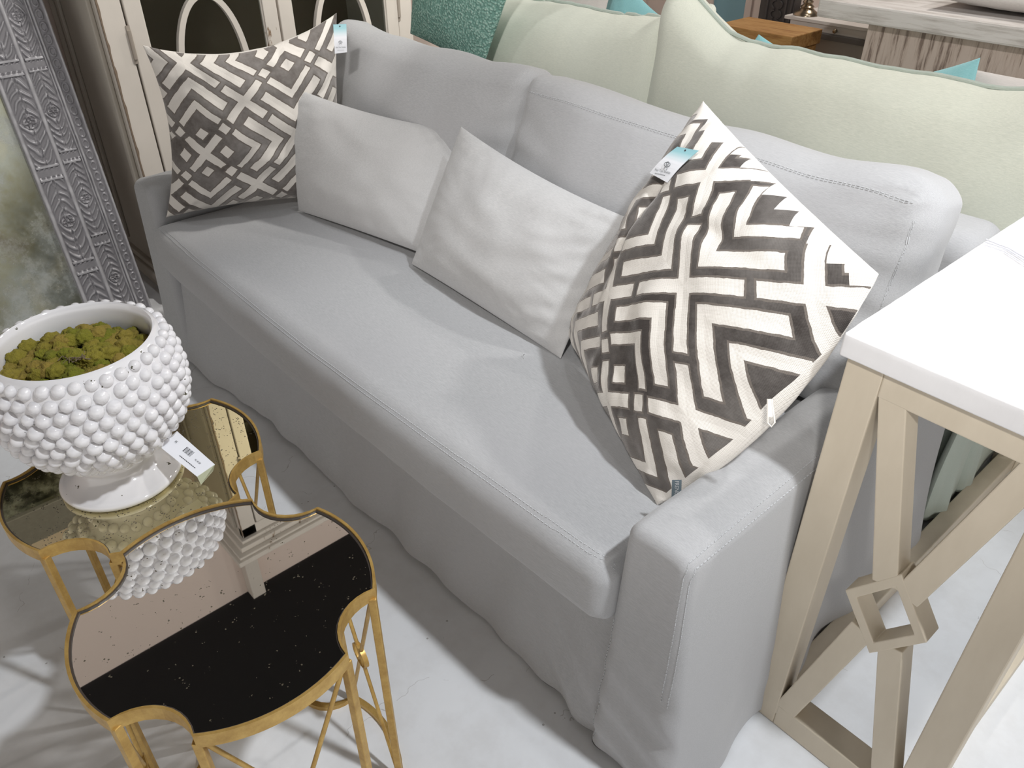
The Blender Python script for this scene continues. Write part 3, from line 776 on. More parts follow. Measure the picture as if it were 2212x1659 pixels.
# ------------------------------------------------------------------ grey lumbar pillows
def df1(P, s, t_, side, h, nrm):
    if t_ > 0: P = P + Vector((0, 0, -.022))*(1-s*s)*t_
    return P
pillow('lumbar_pillow', [(-2.225, 1.125, .922), (-1.665, 1.405, .850), (-1.60, 1.17, .570), (-2.205, 1.092, .545)], .13, M['grey_lumbar'], seed=11, wr=.004, inset=.02, defo=df1)
o = bpy.data.objects['lumbar_pillow']
tag(o, 'plain grey lumbar pillow leaning between the taupe patterned pillow and the other plain one', 'pillow', 'plain grey lumbar pillows on the sofa')
pB = thing('lumbar_pillow', (-1.3, 1.15, .53), 'plain grey lumbar pillow in the middle of the seat, half behind the charcoal pillow', 'pillow', 'plain grey lumbar pillows on the sofa')
kl2 = []
def df2(P, s, t_, side, h, nrm):
    if t_ > 0: P = P + Vector((0, 0, -.012))*(1-s*s)*t_
    e = max(0, s-.3)/.7
    P = P + nrm*side*(.0032*math.sin((t_*.8-s*.55)*26+2*noise.noise(Vector((s*3, t_*3, 1))))*e*min(1, h*1.6))
    return P
pillow('cover', [(-1.612, 1.285, .902), (-1.01, 1.24, .855), (-1.045, 1.095, .545), (-1.640, 1.117, .558)], .15, M['grey_lumbar'], pB, seed=14, wr=.004, inset=.02, defo=df2, keep=kl2, n=70)
mb = MB()

mb = MB(); mb.tube([(-1.12+.004*i+.006*math.sin(i), 1.045-.002*i, .542+.012*math.sin(i*.5)) for i in range(9)], .0006, 5)
mb.build('loose_thread', M['thread'], pB)

# ------------------------------------------------------------------ green sofa behind
gs = thing('sofa', (-1.5, 2.3, 0), 'pale sage green slipcovered sofa standing back to back behind the grey sofa', 'sofa')
softbox('back_frame', (-1.5, 1.90, .40), (2.2, .17, .80), .05, M['green_dark'], gs, n=(40, 6, 16))
softbox('base_skirt', (-1.5, 2.38, .215), (2.16, .80, .40), .03, M['green_dark'], gs, n=(40, 12, 10))
softbox('arm', (-.475, 2.33, .31), (.15, .95, .62), .04, M['green_dark'], gs, n=(8, 30, 20), deform=lambda q, u: (q[0]+.02*max(0, 1-q[2]/.6)+folds(q, u, .8, 4), q[1], max(.006, q[2])))
softbox('arm', (-2.525, 2.33, .31), (.15, .95, .62), .04, M['green_dark'], gs, n=(8, 20, 14))
softbox('seat_cushion', (-1.5, 2.42, .48), (1.88, .84, .15), .04, M['green'], gs, n=(30, 14, 6))
def gflap(cx, y, top, bot, wd, rz_, seed):
    V = []; F = []; n = 14; m = 20
    for j in range(m+1):
        f = j/m; z = top+(bot-top)*f; wj = wd*(.35+.9*math.sin(min(1, f*1.15)*PI*.62))
        for i in range(n+1):
            g = i/n-.5
            V.append((cx+.012*math.sin(g*9+seed)*f+.006*math.sin(g*21)*f+.015*f*math.cos(g*PI), y+g*wj*1.0, z+.03*abs(g)*f*(-1 if seed > 1 else 1)))
    o = len(V); V += [(x-.010, y_, z_) for x, y_, z_ in V]
    for j in range(m):
        for i in range(n):
            a = j*(n+1)+i; F.append((a, a+1, a+n+2, a+n+1)); F.append((o+a+n+1, o+a+n+2, o+a+1, o+a))
    for j in range(m):
        a = j*(n+1); F.append((a, a+n+1, o+a+n+1, o+a)); a += n; F.append((o+a, o+a+n+1, a+n+1, a))
    a = m*(n+1)
    for i in range(n): F.append((a+i, a+i+1, o+a+i+1, o+a+i)); F.append((o+i, o+i+1, i+1, i))
    mb = MB(); mb.add(V, F); mb.build('corner_flap', M['green_dark'], gs, smooth=True, angle=80)
gflap(-.395, 1.86, .42, .03, .16, 0, 1)
gflap(-.39, 2.02, .42, .05, .13, 0, 2)
mb = MB(); mb.tube([(-.385, 1.83, .42), (-.378, 1.90, .412), (-.385, 1.97, .42)], .004, 6); mb.tube([(-.385, 1.83, .432), (-.378, 1.90, .424), (-.385, 1.97, .432)], .004, 6)
mb.build('fabric_tie', M['green_dark'], gs, smooth=True)
def gcush(x0, x1, seed, peakL, peakR, yc=2.0, zc=.925, hgt=.36, th=.17, tilt=-8):
    R = Matrix.Rotation(math.radians(tilt), 3, 'X'); kk = []
    def d(q, u):
        t = max(0, u[2])
        q[2] += t*(peakL*max(0, -u[0]-.6)**1.3*3.3 + peakR*max(0, u[0]-.45)**1.5*2.4)
        q[2] += .012*noise.noise(Vector((q[0]*4, seed, 0)))*t + .006*noise.noise(Vector((q[0]*14, seed, 3)))*t
        q[1] += noise.noise(Vector((q[0]*5+seed, q[1]*6, q[2]*6)))*.014
        if u[2] < 0: q[2] += -.02*(1-u[0]**2)*(-u[2])
        return q
    softbox('back_cushion', ((x0+x1)/2, yc, zc), (x1-x0, th, hgt), .06, M['green'], gs, R=R, n=(60, 8, 24), deform=d, puff=(.02, .08, .01), keep=kk)
    return kk[0]
b1 = gcush(-2.45, -1.50, 2, .045, .03, zc=.885, hgt=.34)
b2 = gcush(-1.515, -.30, 5,   .145, .115, yc=1.98, zc=.876, hgt=.35)
def piping(bvh, pts, r=.0058, wob=.012, seed=1):
    pl = polyline(pts, .012)
    pl = [p+Vector((0, noise.noise(Vector((p.x*16, seed, 0)))*wob, 0)) for p in pl]
    pl = snap(bvh, pl, r*.5); mb = MB(); mb.tube(pl, r, 7); return mb.build('piping', M['green_dark'], gs, smooth=True)
piping(b2, [(-1.48, 2.01, 1.2), (-1.2, 2.01, 1.2), (-.38, 2.01, 1.2)])
piping(b1, [(-2.4, 2.03, 1.2), (-1.9, 2.03, 1.2), (-1.53, 2.03, 1.2)])
mb = MB()
mb.tube([(-1.47+.03*math.sin(a)+.01*i*.3, 2.06+.02*math.cos(a*1.3), 1.10+.010*math.sin(2*a)) for i, a in enumerate(np.linspace(0, 4.2, 14))], .012, 8)
mb.build('gathered_corner', M['green'], gs, smooth=True)

# pillows on the green sofa
pillow('throw_pillow', [(-2.44, 1.80, 1.30), (-1.88, 1.84, 1.40), (-2.07, 1.745, .88), (-2.46, 1.75, .94)], .12, M['teal'], seed=21, wr=.004, inset=.03, n=40)
tag(bpy.data.objects['throw_pillow.002'], 'fuzzy seafoam teal boucle pillow on top of the green sofa back', 'pillow')
def bgpillow(C4, th, mat, label, seed):
    o = pillow('throw_pillow', C4, th, mat, seed=seed, n=28, inset=.05); return tag(o, label, 'pillow')
bgpillow([(-1.43, 2.32, 1.01), (-1.14, 2.42, .90), (-1.30, 2.30, .62), (-1.62, 2.20, .62)], .12, M['turq'], 'turquoise pillow tip showing behind the sage cushion in front of the brown wooden trunk', 31)
bgpillow([(-1.08, 2.36, .92), (-.775, 2.30, 1.052), (-.68, 2.20, .66), (-1.05, 2.24, .64)], .12, M['turq'], 'turquoise pillow corner showing above the sage cushion at the far right', 32)
bgpillow([(-.84, 2.47, .985), (-.40, 2.50, 1.0), (-.40, 2.36, .62), (-.86, 2.34, .62)], .15, M['white_pillow'], 'pinkish cream pillow at the right end of the green sofa behind a turquoise corner', 33)
bgpillow([(-2.62, 2.50, 1.01), (-2.22, 2.53, 1.035), (-2.20, 2.38, .62), (-2.60, 2.32, .62)], .14, M['white_pillow'], 'cream pillow behind the left sage cushion next to the teal pillow', 34)
bgpillow([(-2.42, 2.66, .92), (-2.26, 2.64, 1.045), (-2.09, 2.70, .92), (-2.25, 2.60, .62)], .10, M['turq'], 'pale turquoise pillow peak behind the left sage cushion in front of the blue panel', 35)

# ------------------------------------------------------------------ gold nesting tables
def outline(c, r, th, ha, nc=16, nv=10, dip=.17, grow=0):
    P = []
    for k in range(4):
        a0 = th + k*PI/2
        for i in range(nc+1):
            a = a0 - ha + 2*ha*i/nc; P.append((c[0]+(r+grow)*math.cos(a), c[1]+(r+grow)*math.sin(a)))
        # concave bite between the lobes: circular arc through both cusps
        p = Vector((math.cos(a0+ha), math.sin(a0+ha)))*(r+grow); q_ = Vector((math.cos(a0+PI/2-ha), math.sin(a0+PI/2-ha)))*(r+grow)
        mid = (p+q_)/2; hc = (q_-p).length/2; out = mid.normalized(); s = mid.length-(r*(1-dip)+grow)
        s = max(s, .001); Rr = (hc*hc+s*s)/(2*s); cen = mid+out*(Rr-s)
        a1 = math.atan2(p.y-cen.y, p.x-cen.x); a2 = math.atan2(q_.y-cen.y, q_.x-cen.x); d = (a2-a1+PI) % (2*PI)-PI
        for i in range(1, nv):
            a = a1+d*i/nv; P.append((c[0]+cen.x+Rr*math.cos(a), c[1]+cen.y+Rr*math.sin(a)))
    return P
def gold_table(c, r, th, ha, H, mir, label):
    t = thing('accent_table', (c[0], c[1], 0), label, 'side table', 'gold quatrefoil mirror top tables')
    O = outline(c, r, th, ha); I = outline(c, r, th, ha, grow=-.0045); I2 = outline(c, r, th, ha, grow=-.0075)
    mb = MB(); mb.strip(O, I, H-.026, H); mb.build('rim', M['gold'], t)
    mb = MB(); mb.strip(I, I2, H-.012, H-.0035); mb.build('inner_edge', M['dark_edge'], t)
    mb = MB(); mb.prism(outline(c, r, th, ha, grow=-.005), H-.014, H-.006); mb.build('mirror_top', mir, t)
    mb = MB(); mb.strip(outline(c, r, th, ha, grow=-.001), outline(c, r, th, ha, grow=-.013), .0, .012); mb.build('base_ring', M['gold'], t)
    cusps = []
    for k in range(4):
        for s in (-1, 1):
            a = th+k*PI/2+s*ha; cusps.append(Vector((c[0]+(r-.007)*math.cos(a), c[1]+(r-.007)*math.sin(a), 0)))
            p = cusps[-1]; mb = MB(); R = Matrix.Rotation(a, 3, 'Z')
            mb.box((p.x-.0065, p.y-.0065, .008), (p.x+.0065, p.y+.0065, H-.02), R=R, piv=p); mb.build('leg', M['gold'], t, bevel=.0015)
    for k in range(4):
        a, b_ = cusps[2*k], cusps[2*k+1]; mid = (a+b_)/2; zc = H*.60
        e = (b_-a).normalized(); h = (b_-a).length/2-.006
        for s in (-1, 1):
            mb = MB(); mb.tube([mid+e*s*h+Vector((0, 0, H-.03)), mid-e*s*h+Vector((0, 0, .02))], .0038, 8); mb.build('cross_rod', M['gold'], t, smooth=True, angle=60)
        cz = (H-.03+.02)/2 + .05*0
        mb = MB(); n = 24; ro, ri, w2 = .026, .0235, .0045
        nrm = Vector((e.y, -e.x, 0)); Vv = []
        for rr, ww in ((ro, -w2), (ro, w2), (ri, w2), (ri, -w2)):
            for i in range(n): a_ = 2*PI*i/n; Vv.append(mid+Vector((0, 0, cz))+e*rr*math.cos(a_)+Vector((0, 0, 1))*rr*math.sin(a_)+nrm*ww)
        Ff = [(q*n+i, q*n+(i+1) % n, ((q+1) % 4)*n+(i+1) % n, ((q+1) % 4)*n+i) for q in range(4) for i in range(n)]
        mb.add(Vv, Ff); mb.build('ring_ornament', M['gold'], t, smooth=True)
    return t
T1 = gold_table((-.899, .221), .2266, -.131, .5106, .558, M['mirror'], 'taller gold quatrefoil table with an empty clear mirror top, nearest the camera')
T2 = gold_table((-1.387, .252), .241, -.025, .516, .500, M['mirror2'], 'lower gold quatrefoil table with an amber foxed mirror top, carrying the white bowl')

# ------------------------------------------------------------------ beaded bowl
BC = (-1.384, .226); BZ = .4945
bowl = thing('footed_bowl', (BC[0], BC[1], BZ), 'white glazed footed planter bowl covered in round beads, filled with moss', 'planter')
prof = [(.0, 0), (.104, 0), (.110, .004), (.1115, .010), (.109, .014), (.100, .017), (.085, .022), (.070, .032), (.062, .045), (.064, .060), (.080, .080),
        (.110, .105), (.138, .135), (.152, .165), (.159, .200), (.159, .235), (.153, .270), (.145, .294), (.137, .309), (.130, .312), (.126, .308), (.123, .296), (.125, .27), (.125, .22), (.0, .21)]
mb = MB(); mb.lathe(prof, (BC[0], BC[1], BZ), 96)
def prof_at(z):
    pts = prof[9:19]
    for (r0, z0), (r1, z1) in zip(pts[:-1], pts[1:]):
        if z0 <= z <= z1:
            f = (z-z0)/(z1-z0); return r0+(r1-r0)*f, math.atan2(-(r1-r0), (z1-z0))
    return pts[-1][0], 0
def bead(cx, cy, cz, R_, nv, seed):
    V = []; F = []; n = 14; m = 8
    nx = Vector(nv).normalized(); ax = nx.orthogonal().normalized(); ay = nx.cross(ax)
    for j in range(m+1):
        t = PI*.62*j/m
        for i in range(n):
            a = 2*PI*i/n
            V.append(Vector((cx, cy, cz)) + nx*math.cos(t)*R_*1.0 + (ax*math.cos(a)+ay*math.sin(a))*math.sin(t)*R_)
    for j in range(m):
        for i in range(n): F.append((j*n+i, j*n+(i+1) % n, (j+1)*n+(i+1) % n, (j+1)*n+i))
    mb.add(V, F)
rows = 11
for j in range(rows):
    f = j/(rows-1); z = .074+.222*f; r_, sl = prof_at(z); R_ = .0106+.0020*math.sin(f*PI*.9)
    cnt = 36 if j > 2 else (30 if j == 2 else (26 if j == 1 else 22))
    for i in range(cnt):
        a = 2*PI*(i+.5*(j % 2)+.15*f*0)/cnt + random.uniform(-1, 1)*.018 + j*.02
        rr = R_*random.uniform(.93, 1.08)
        nv = (math.cos(a)*math.cos(sl), math.sin(a)*math.cos(sl), math.sin(sl))
        q_ = r_-.0005+random.uniform(-.0015, .0015); zj = z+random.uniform(-.0015, .0015)
        bead(BC[0]+q_*math.cos(a), BC[1]+q_*math.sin(a), BZ+zj, rr, nv, i)
mb.build('body', M['ceramic'], bowl, smooth=True, angle=50)
# price tag of the bowl: folded card
def card(C4, mat, name, parent):
    a = [Vector(c) for c in C4]; z = (a[1]-a[0]).cross(a[3]-a[0]).normalized()
    mb = MB(); mb.add(a+[p-z*.0005 for p in a], [(0,1,2,3),(7,6,5,4),(0,4,5,1),(1,5,6,2),(2,6,7,3),(3,7,4,0)]); return mb.build(name, mat, parent), z
TA, TB, TC_, TD = Vector((-1.322, .330, .583)), Vector((-1.190, .343, .575)), Vector((-1.186, .306, .570)), Vector((-1.310, .300, .600))
TD = Vector((-1.310, .288, .577))
tg, tz = card([TD, TC_, TB, TA], M['paper'], 'price_tag', bowl)
if tz.z < 0: tz = -tz
card([TC_, TC_+Vector((-.006, .004, -.026)), TB+Vector((-.022, .0, -.030)), TB], M['paper_green'], 'tag_fold', bowl)
mb = MB(); e1 = (TC_-TD).normalized(); e2 = (TA-TD).normalized()
for i in range(9):
    p = TD + e1*(.052+.0028*i) + e2*.020 + tz*.0004
    mb.bar(p, p+e2*.012, .0008 + .0008*(i % 3 == 0), .0003, tuple(tz))
mb.build('barcode', M['ink'], bowl)
def tagtext(txt, fx, fy, size, nm):
    m = Matrix((e1, tz.cross(e1), tz)).transposed().to_4x4(); m.translation = TD + e1*fx + e2*fy + tz*.0006
    textmesh(txt, size, nm, M['ink'], bowl, m)
tagtext('95', .022, .026, .007, 'price_lettering'); tagtext('FC 8128', .098, .022, .005, 'code_lettering')
mb = MB(); q0 = TD + e1*.056 + e2*.010 + tz*.0006
for i in range(10): mb.bar(q0+e1*.0052*i, q0+e1*(.0052*i+.0038), .0012, .0002, tuple(tz))
mb.build('fine_print', M['ink'], bowl)
# moss
V = []; F = []; tone = []
rnd = random.Random(3)
bm = bmesh.new(); bmesh.ops.create_icosphere(bm, subdivisions=4, radius=1); iv = [v.co.copy() for v in bm.verts]; iff = [tuple(v.index for v in f.verts) for f in bm.faces]; bm.free()
spots = []
for i in range(400):
    a = rnd.uniform(0, 2*PI); rr = .118*math.sqrt(rnd.random()); p = (rr*math.cos(a), rr*math.sin(a))
    if all((p[0]-q[0])**2+(p[1]-q[1])**2 > .0135**2 for q in spots): spots.append(p)
for k, (x, y) in enumerate(spots):
    R_ = rnd.uniform(.011, .019); tn = rnd.random(); z = .276+rnd.uniform(-.006, .014)-.02*((x*x+y*y)/.0134)
    R_ = min(R_, .131-math.hypot(x, y))
    o = len(V); sd = rnd.uniform(0, 50)
    for v in iv:
        d = 1+.30*noise.noise(v*2.0+Vector((sd, 0, 0)))+.13*noise.noise(v*6+Vector((0, sd, 0)))+.10*noise.noise(v*13+Vector((0, 0, sd)))
        V.append((BC[0]+x+v.x*R_*d, BC[1]+y+v.y*R_*d, BZ+z+v.z*R_*.85*d)); tone.append(tn)
    F += [tuple(i+o for i in f) for f in iff]
mb = MB(); mb.add(V, F); mo = mb.build('moss', M['moss'], smooth=True, angle=180)
at_ = mo.data.attributes.new('tone', 'FLOAT', 'POINT'); at_.data.foreach_set('value', tone)
tag(mo, 'clumps of yellow green reindeer moss heaped inside the white beaded bowl', 'moss', kind='stuff')
tw = MB()
for i in range(14):
    a = rnd.uniform(0, 2*PI); p = Vector((BC[0]+.038+rnd.uniform(-.014, .014), BC[1]-.01+rnd.uniform(-.014, .014), BZ+.288+rnd.uniform(0, .010)))
    tw.tube([p, p+Vector((.01*math.cos(a), .01*math.sin(a), .003)), p+Vector((.016*math.cos(a+.6), .016*math.sin(a+.6), -.002))], .0008, 5)
tag(tw.build('dry_twigs', M['twig']), 'tangle of tiny dry brown twigs among the moss in the white bowl', 'twigs', kind='stuff')

# ------------------------------------------------------------------ console table
CR = -.018
con = thing('console_table', (-.404, 1.035, 0), 'putty painted console table with white top and open crossed ends at the right edge', 'console table', rz=CR)
def cw(x, y, z):   # console local metres -> world
    return Matrix.Rotation(CR, 3, 'Z') @ Vector((x, y, z)) + Vector((-.404, 1.035, 0))
def cbox(a, b, name, mat, bevel=.0025):
    mb = MB(); mb.box(a, b); mb.v = [tuple(cw(*p)) for p in mb.v]; return mb.build(name, mat, con, bevel=bevel)
CWd, CDp, LG = .356, 1.27, .058
# slab with softly worn edge
sv, sf = rbox((CWd+.012, CDp+.012, .040), .004, (60, 120, 4), 2)
mb = MB(); 
for i, p in enumerate(sv):
    e = noise.noise(Vector((p.x*40, p.y*40, p.z*60)))*.0012 + noise.noise(Vector((p.x*11, p.y*11, 0)))*.0008
    if abs(p.z) > .012: p = Vector((p.x*(1+e*1.5), p.y*(1+e*.4), p.z+e*.4))
    sv[i] = cw(p.x+CWd/2-.002, p.y+CDp/2-.002, p.z+.905)
mb.add(sv, sf); mb.build('tabletop', M['slab'], con, smooth=True, angle=35)
for x in (0, CWd-LG):
    for y in (.008, CDp-LG-.008): cbox((x, y, 0), (x+LG, y+LG, .886), 'leg', M['putty'])
for y in (.008, CDp-LG-.008): cbox((LG, y, .836), (CWd-LG, y+LG*.85, .886), 'apron', M['putty']); cbox((LG, y, 0), (CWd-LG, y+LG, .062), 'bottom_rail', M['putty'])
for x in (.015, CWd-LG): cbox((x, LG+.008, .836), (x+LG-.015, CDp-LG-.008, .886), 'apron', M['putty']); cbox((x, LG+.008, 0), (x+LG-.015, CDp-LG-.008, .052), 'bottom_rail', M['putty'])
for yy in (.008, CDp-LG-.008):
    x0, x1, z0, z1 = LG, CWd-LG, .062, .836; cx, cz = .1775, .452
    yc = yy+.0215 if yy < .5 else yy+LG-.0215
    hx, hz = .072, .101
    for a, b_ in (((.078, .850), (.160, .512)), ((.284, .850), (.196, .512)), ((.153, .390), (.066, .030)), ((.203, .395), (.284, .040))):
        p = cw(a[0], yc, a[1]); q_ = cw(b_[0], yc, b_[1])
        mb = MB(); mb.bar(p, q_, .042, .042, tuple(Matrix.Rotation(CR, 3, 'Z') @ Vector((0, 1, 0))))
        mb.build('cross_strut', M['putty'], con, bevel=.002)
    mb = MB(); ro = [(cx-hx, cz), (cx, cz+hz), (cx+hx, cz), (cx, cz-hz)]; ri = [(cx-hx*.70, cz), (cx, cz+hz*.70), (cx+hx*.70, cz), (cx, cz-hz*.70)]
    Vv = []
    for P_, y in ((ro, yc-.0215), (ro, yc+.0225), (ri, yc+.0225), (ri, yc-.0215)): Vv += [cw(x, y, z) for x, z in P_]
    mb.add(Vv, [(a*4+i, a*4+(i+1) % 4, ((a+1) % 4)*4+(i+1) % 4, ((a+1) % 4)*4+i) for a in range(4) for i in range(4)])
    mb.build('diamond_frame', M['putty'], con, bevel=.002)
mb = MB()
for k in range(3):
    mb.tube([(-.402+.02*k*.2, 1.50-.012*k, .9285), (-.36, 1.492-.014*k+.01*math.sin(k), .9285), (-.30, 1.458-.012*k, .9285), (-.22, 1.415-.01*k, .9285), (-.10, 1.37-.02*k, .9285)], .0016, 6)
tag(mb.build('clear_cord', plain('clear_plastic_cord', (.62, .62, .66), .2), smooth=True), 'thin clear plastic cord lying across the white console top', 'cord')

# ------------------------------------------------------------------ cabinet with oval moulded doors
CX, CY0, CY1, CB = -2.95, .885, 2.115, -3.44
cab = thing('display_cabinet', ((CX+CB)/2, (CY0+CY1)/2, 0), 'tall chipped cream painted cabinet with two glazed doors and oval mouldings behind the sofa', 'cabinet')
mb = MB()
mb.box((CB, CY0, .10), (CX-.03, CY0+.02, 2.44)); mb.build('side_panel', M['cab_shaded'], cab, bevel=.002)
mb = MB(); mb.box((CB, CY1-.02, .10), (CX-.03, CY1, 2.44)); mb.build('side_panel', M['cab_shaded'], cab, bevel=.002)
mb = MB(); mb.box((CB, CY0, .10), (CB+.015, CY1, 2.44)); mb.box((CB, CY0+.02, .10), (CX-.04, CY1-.02, .13))
for z in (.55, 1.30, 1.75, 2.1): mb.box((CB+.015, CY0+.02, z), (CX-.10, CY1-.02, z+.02))
mb.box((CB, CY0+.01, 2.40), (CX-.03, CY1-.01, 2.445)); mb.build('interior_shelves', M['dark_in'], cab)
mb = MB(); mb.box((CX-.035, CY0, .10), (CX, CY0+.075, 2.44)); mb.box((CX-.035, CY1-.07, .10), (CX, CY1, 2.44)); mb.box((CX-.035, CY0, 2.38), (CX, CY1, 2.44)); mb.box((CX-.035, CY0, .10), (CX, CY1, .16))
mb.build('face_frame', M['cab'], cab, bevel=.004)
# stepped side pilaster moulding on the side face, whose shade is put into its colour
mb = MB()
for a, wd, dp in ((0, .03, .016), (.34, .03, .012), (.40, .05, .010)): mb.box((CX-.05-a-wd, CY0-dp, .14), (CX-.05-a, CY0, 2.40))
mb.build('side_moulding', M['cab_shaded'], cab, bevel=.004)
mb = MB(); V = []; F = []   # ragged strip of bare wood where the paint has rubbed off the corner
for i in range(401):
    z = .12+2.3*i/400; a_ = .003+.006*abs(noise.noise(Vector((3, 1, z*9))))+.006*max(0, noise.noise(Vector((5, 2, z*26))))
    V += [(CX-.006, CY0-.0012, z), (CX+.0012, CY0-.0012, z), (CX+.0012, CY0+a_, z)]
for i in range(400):
    for k in (0, 1): F.append((3*i+k, 3*i+k+1, 3*i+k+4, 3*i+k+3))
mb.add(V, F); mb.build('worn_corner', M['wear'], cab)
mb = MB()
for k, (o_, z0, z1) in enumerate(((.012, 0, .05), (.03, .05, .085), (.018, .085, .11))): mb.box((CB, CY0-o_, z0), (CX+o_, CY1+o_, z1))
mb.build('plinth', M['cab_shaded'], cab, bevel=.004)
mb = MB()
for o_, z0, z1 in ((.015, 2.44, 2.46), (.035, 2.46, 2.49), (.06, 2.49, 2.505), (.075, 2.505, 2.535)): mb.box((CB, CY0-o_, z0), (CX+o_, CY1+o_, z1))
mb.build('cornice', M['cab'], cab, bevel=.004)
for k, (y0, y1) in enumerate(((.966, 1.506), (1.514, 2.042))):
    f = .055; z0, z1 = .165, 2.375
    mb = MB(); X0, X1 = CX-.026, CX+.004
    mb.box((X0, y0, z0), (X1, y0+f, z1)); mb.box((X0, y1-f, z0), (X1, y1, z1)); mb.box((X0, y0+f, z0), (X1, y1-f, z0+.09)); mb.box((X0, y0+f, z1-.09), (X1, y1-f, z1))
    d_ = mb.build('door', M['cab'], cab, bevel=.003)
    mb = MB(); mb.box((CX-.016, y0+f-.004, z0+.086), (CX-.012, y1-f+.004, z1-.086)); mb.build('glass_pane', M['glass'], d_)
    # bead moulding round the glass
    mb = MB(); mb.tube([(CX-.006, y0+f, z0+.09), (CX-.006, y1-f, z0+.09), (CX-.006, y1-f, z1-.09), (CX-.006, y0+f, z1-.09)], .005, 6, closed=True); mb.build('glazing_bead', M['cab'], d_)
    cy = (y0+y1)/2; n = 64; zc, hy, hz = .80, .135, .275
    O = [(cy+hy*math.cos(a), zc+hz*math.sin(a)) for a in np.linspace(0, 2*PI, n+1)[:-1]]
    I = [(cy+(hy-.021)*math.cos(a), zc+(hz-.021)*math.sin(a)) for a in np.linspace(0, 2*PI, n+1)[:-1]]
    mb = MB(); mb.strip(O, I, -.008, .012); mb.v = [(CX-.004+z, y, x) for y, x, z in mb.v]; mb.build('oval_moulding', M['cab'], d_, smooth=True, angle=40)
    for zc in (.94, 1.9):
        yh = y0-.004 if k == 0 else y1+.004
        mb = MB(); mb.tube([(CX+.006, yh, zc-.045), (CX+.006, yh, zc+.045)], .006, 10); mb.box((CX-.001, yh-.006, zc-.06), (CX+.004, yh+.006, zc+.06)); mb.build('hinge', M['brass'], d_)

# ------------------------------------------------------------------ leaning carved mirror
mir = thing('floor_mirror', (-3.0, .18, 0), 'tall mirror in a carved silver painted frame leaning at the left edge of the photo', 'mirror')
tilt = math.atan2(.2, 1.07)
def mw(y, h, d):   # y along frame, h up the frame, d out of the face
    return Vector((-2.985 - math.sin(tilt)*h + math.cos(tilt)*d, y, math.cos(tilt)*h + math.sin(tilt)*d))
FW, FH, FY0, FY1 = .222, 2.15, -.45, .785
def relief(x, h):
    """x 0 (outer edge) .. 1 (glass edge), h metres up: height 0..1"""
    def ridge(c, w_): return math.exp(-((x-c)/w_)**4)
    z = .95*ridge(.015, .02) + .9*ridge(.20, .018)+.75*ridge(.245, .014) + .95*ridge(.565, .030) + .95*ridge(.965, .03)
    if .04 < x < .18:      # row of small arcs
        a = (x-.11)/.06; t = (h/.038) % 1-.5
        z += .55*max(0, 1-abs(math.hypot(a*.9, t*1.7)-.62)*5)
    for lo, hi, ph, per in ((.27, .53, 0, .30), (.60, .93, .12, .34)):
        if lo < x < hi:
            u = (x-(lo+hi)/2)/((hi-lo)/2); t = ((h+ph) % per)/per; tm = (t-.5)*per/((hi-lo)/2*FW)
            if t < .035 or t > .965: z += .2; break
            if .05 < t < .075 or .925 < t < .95: z += .85; break
            if abs(t-.035) < .02 or abs(t-.965) < .02: z += .5*(math.sin(u*14+t*80) > 0); break
            r_ = math.hypot(u, tm)
            if r_ < .62:   # four petalled flower in a cartouche
                an = math.atan2(tm, u); pet = .50*abs(math.cos(2*an))**.6
                z += .85*max(0, 1-abs(r_-pet)*8) + .5*(r_ < .1)+ .6*max(0, 1-abs(r_-.58)*14)
            else:          # pairs of curled leaves springing from the middle
                s = 1 if tm > 0 else -1; q_ = abs(tm)+abs(u)**1.6*1.1*(1 if s > 0 else 1)
                wv_ = math.sin(q_*7.2+2.2*noise.noise(Vector((h*22, x*5, 2))))
                z += .75*max(0, wv_)*min(1, (1-abs(u))*5)*min(1, abs(u)*6) + .45*max(0, 1-abs(abs(u)-.12-.05*math.sin(tm*9))*16)
    return min(1, z)
def stile(y_out, sgn, n=96, m=1000):
    V = []; F = []; rel = []
    for j in range(m+1):
        h = FH*j/m
        for i in range(n+1):
            x = i/n; r_ = relief(x, h)*(.85+.3*noise.noise(Vector((x*9, h*30, sgn)))); rel.append(max(0, r_))
            V.append(mw(y_out-sgn*x*FW, h, .022+.009*r_))
    for j in range(m):
        for i in range(n): a = j*(n+1)+i; F.append((a, a+1, a+n+2, a+n+1) if sgn < 0 else (a+n+1, a+n+2, a+1, a))
    return V, F, rel
def frame_side(y_out, sgn, n, m):
    V, F, rel = stile(y_out, sgn, n, m); mb = MB(); mb.add(V, F)
    ya, yb = sorted((y_out, y_out-sgn*FW)); c8 = [mw(y, h, d) for d in (-.02, .0222) for y, h in ((ya, 0), (yb, 0), (yb, FH), (ya, FH))]
    mb.add(c8, [(0,1,2,3),(0,4,5,1),(1,5,6,2),(2,6,7,3),(3,7,4,0)]); rel += [.5]*8
    o = mb.build('frame_stile', M['silver'], mir, smooth=True, angle=60)
    o.data.attributes.new('relief', 'FLOAT', 'POINT').data.foreach_set('value', rel)
frame_side(FY1, 1, 96, 1000); frame_side(FY0, -1, 24, 200)
for h0, h1 in ((0, .05), (FH-.20, FH)):
    mb = MB(); c8 = [mw(y, h, d) for d in (-.02, .026) for y, h in ((FY0+FW, h0), (FY1-FW, h0), (FY1-FW, h1), (FY0+FW, h1))]
    mb.add(c8, [(0,3,2,1),(4,5,6,7),(0,1,5,4),(1,2,6,5),(2,3,7,6),(3,0,4,7)]); o = mb.build('frame_rail', M['silver'], mir, bevel=.004)
    o.data.attributes.new('relief', 'FLOAT', 'POINT').data.foreach_set('value', [.5]*8)
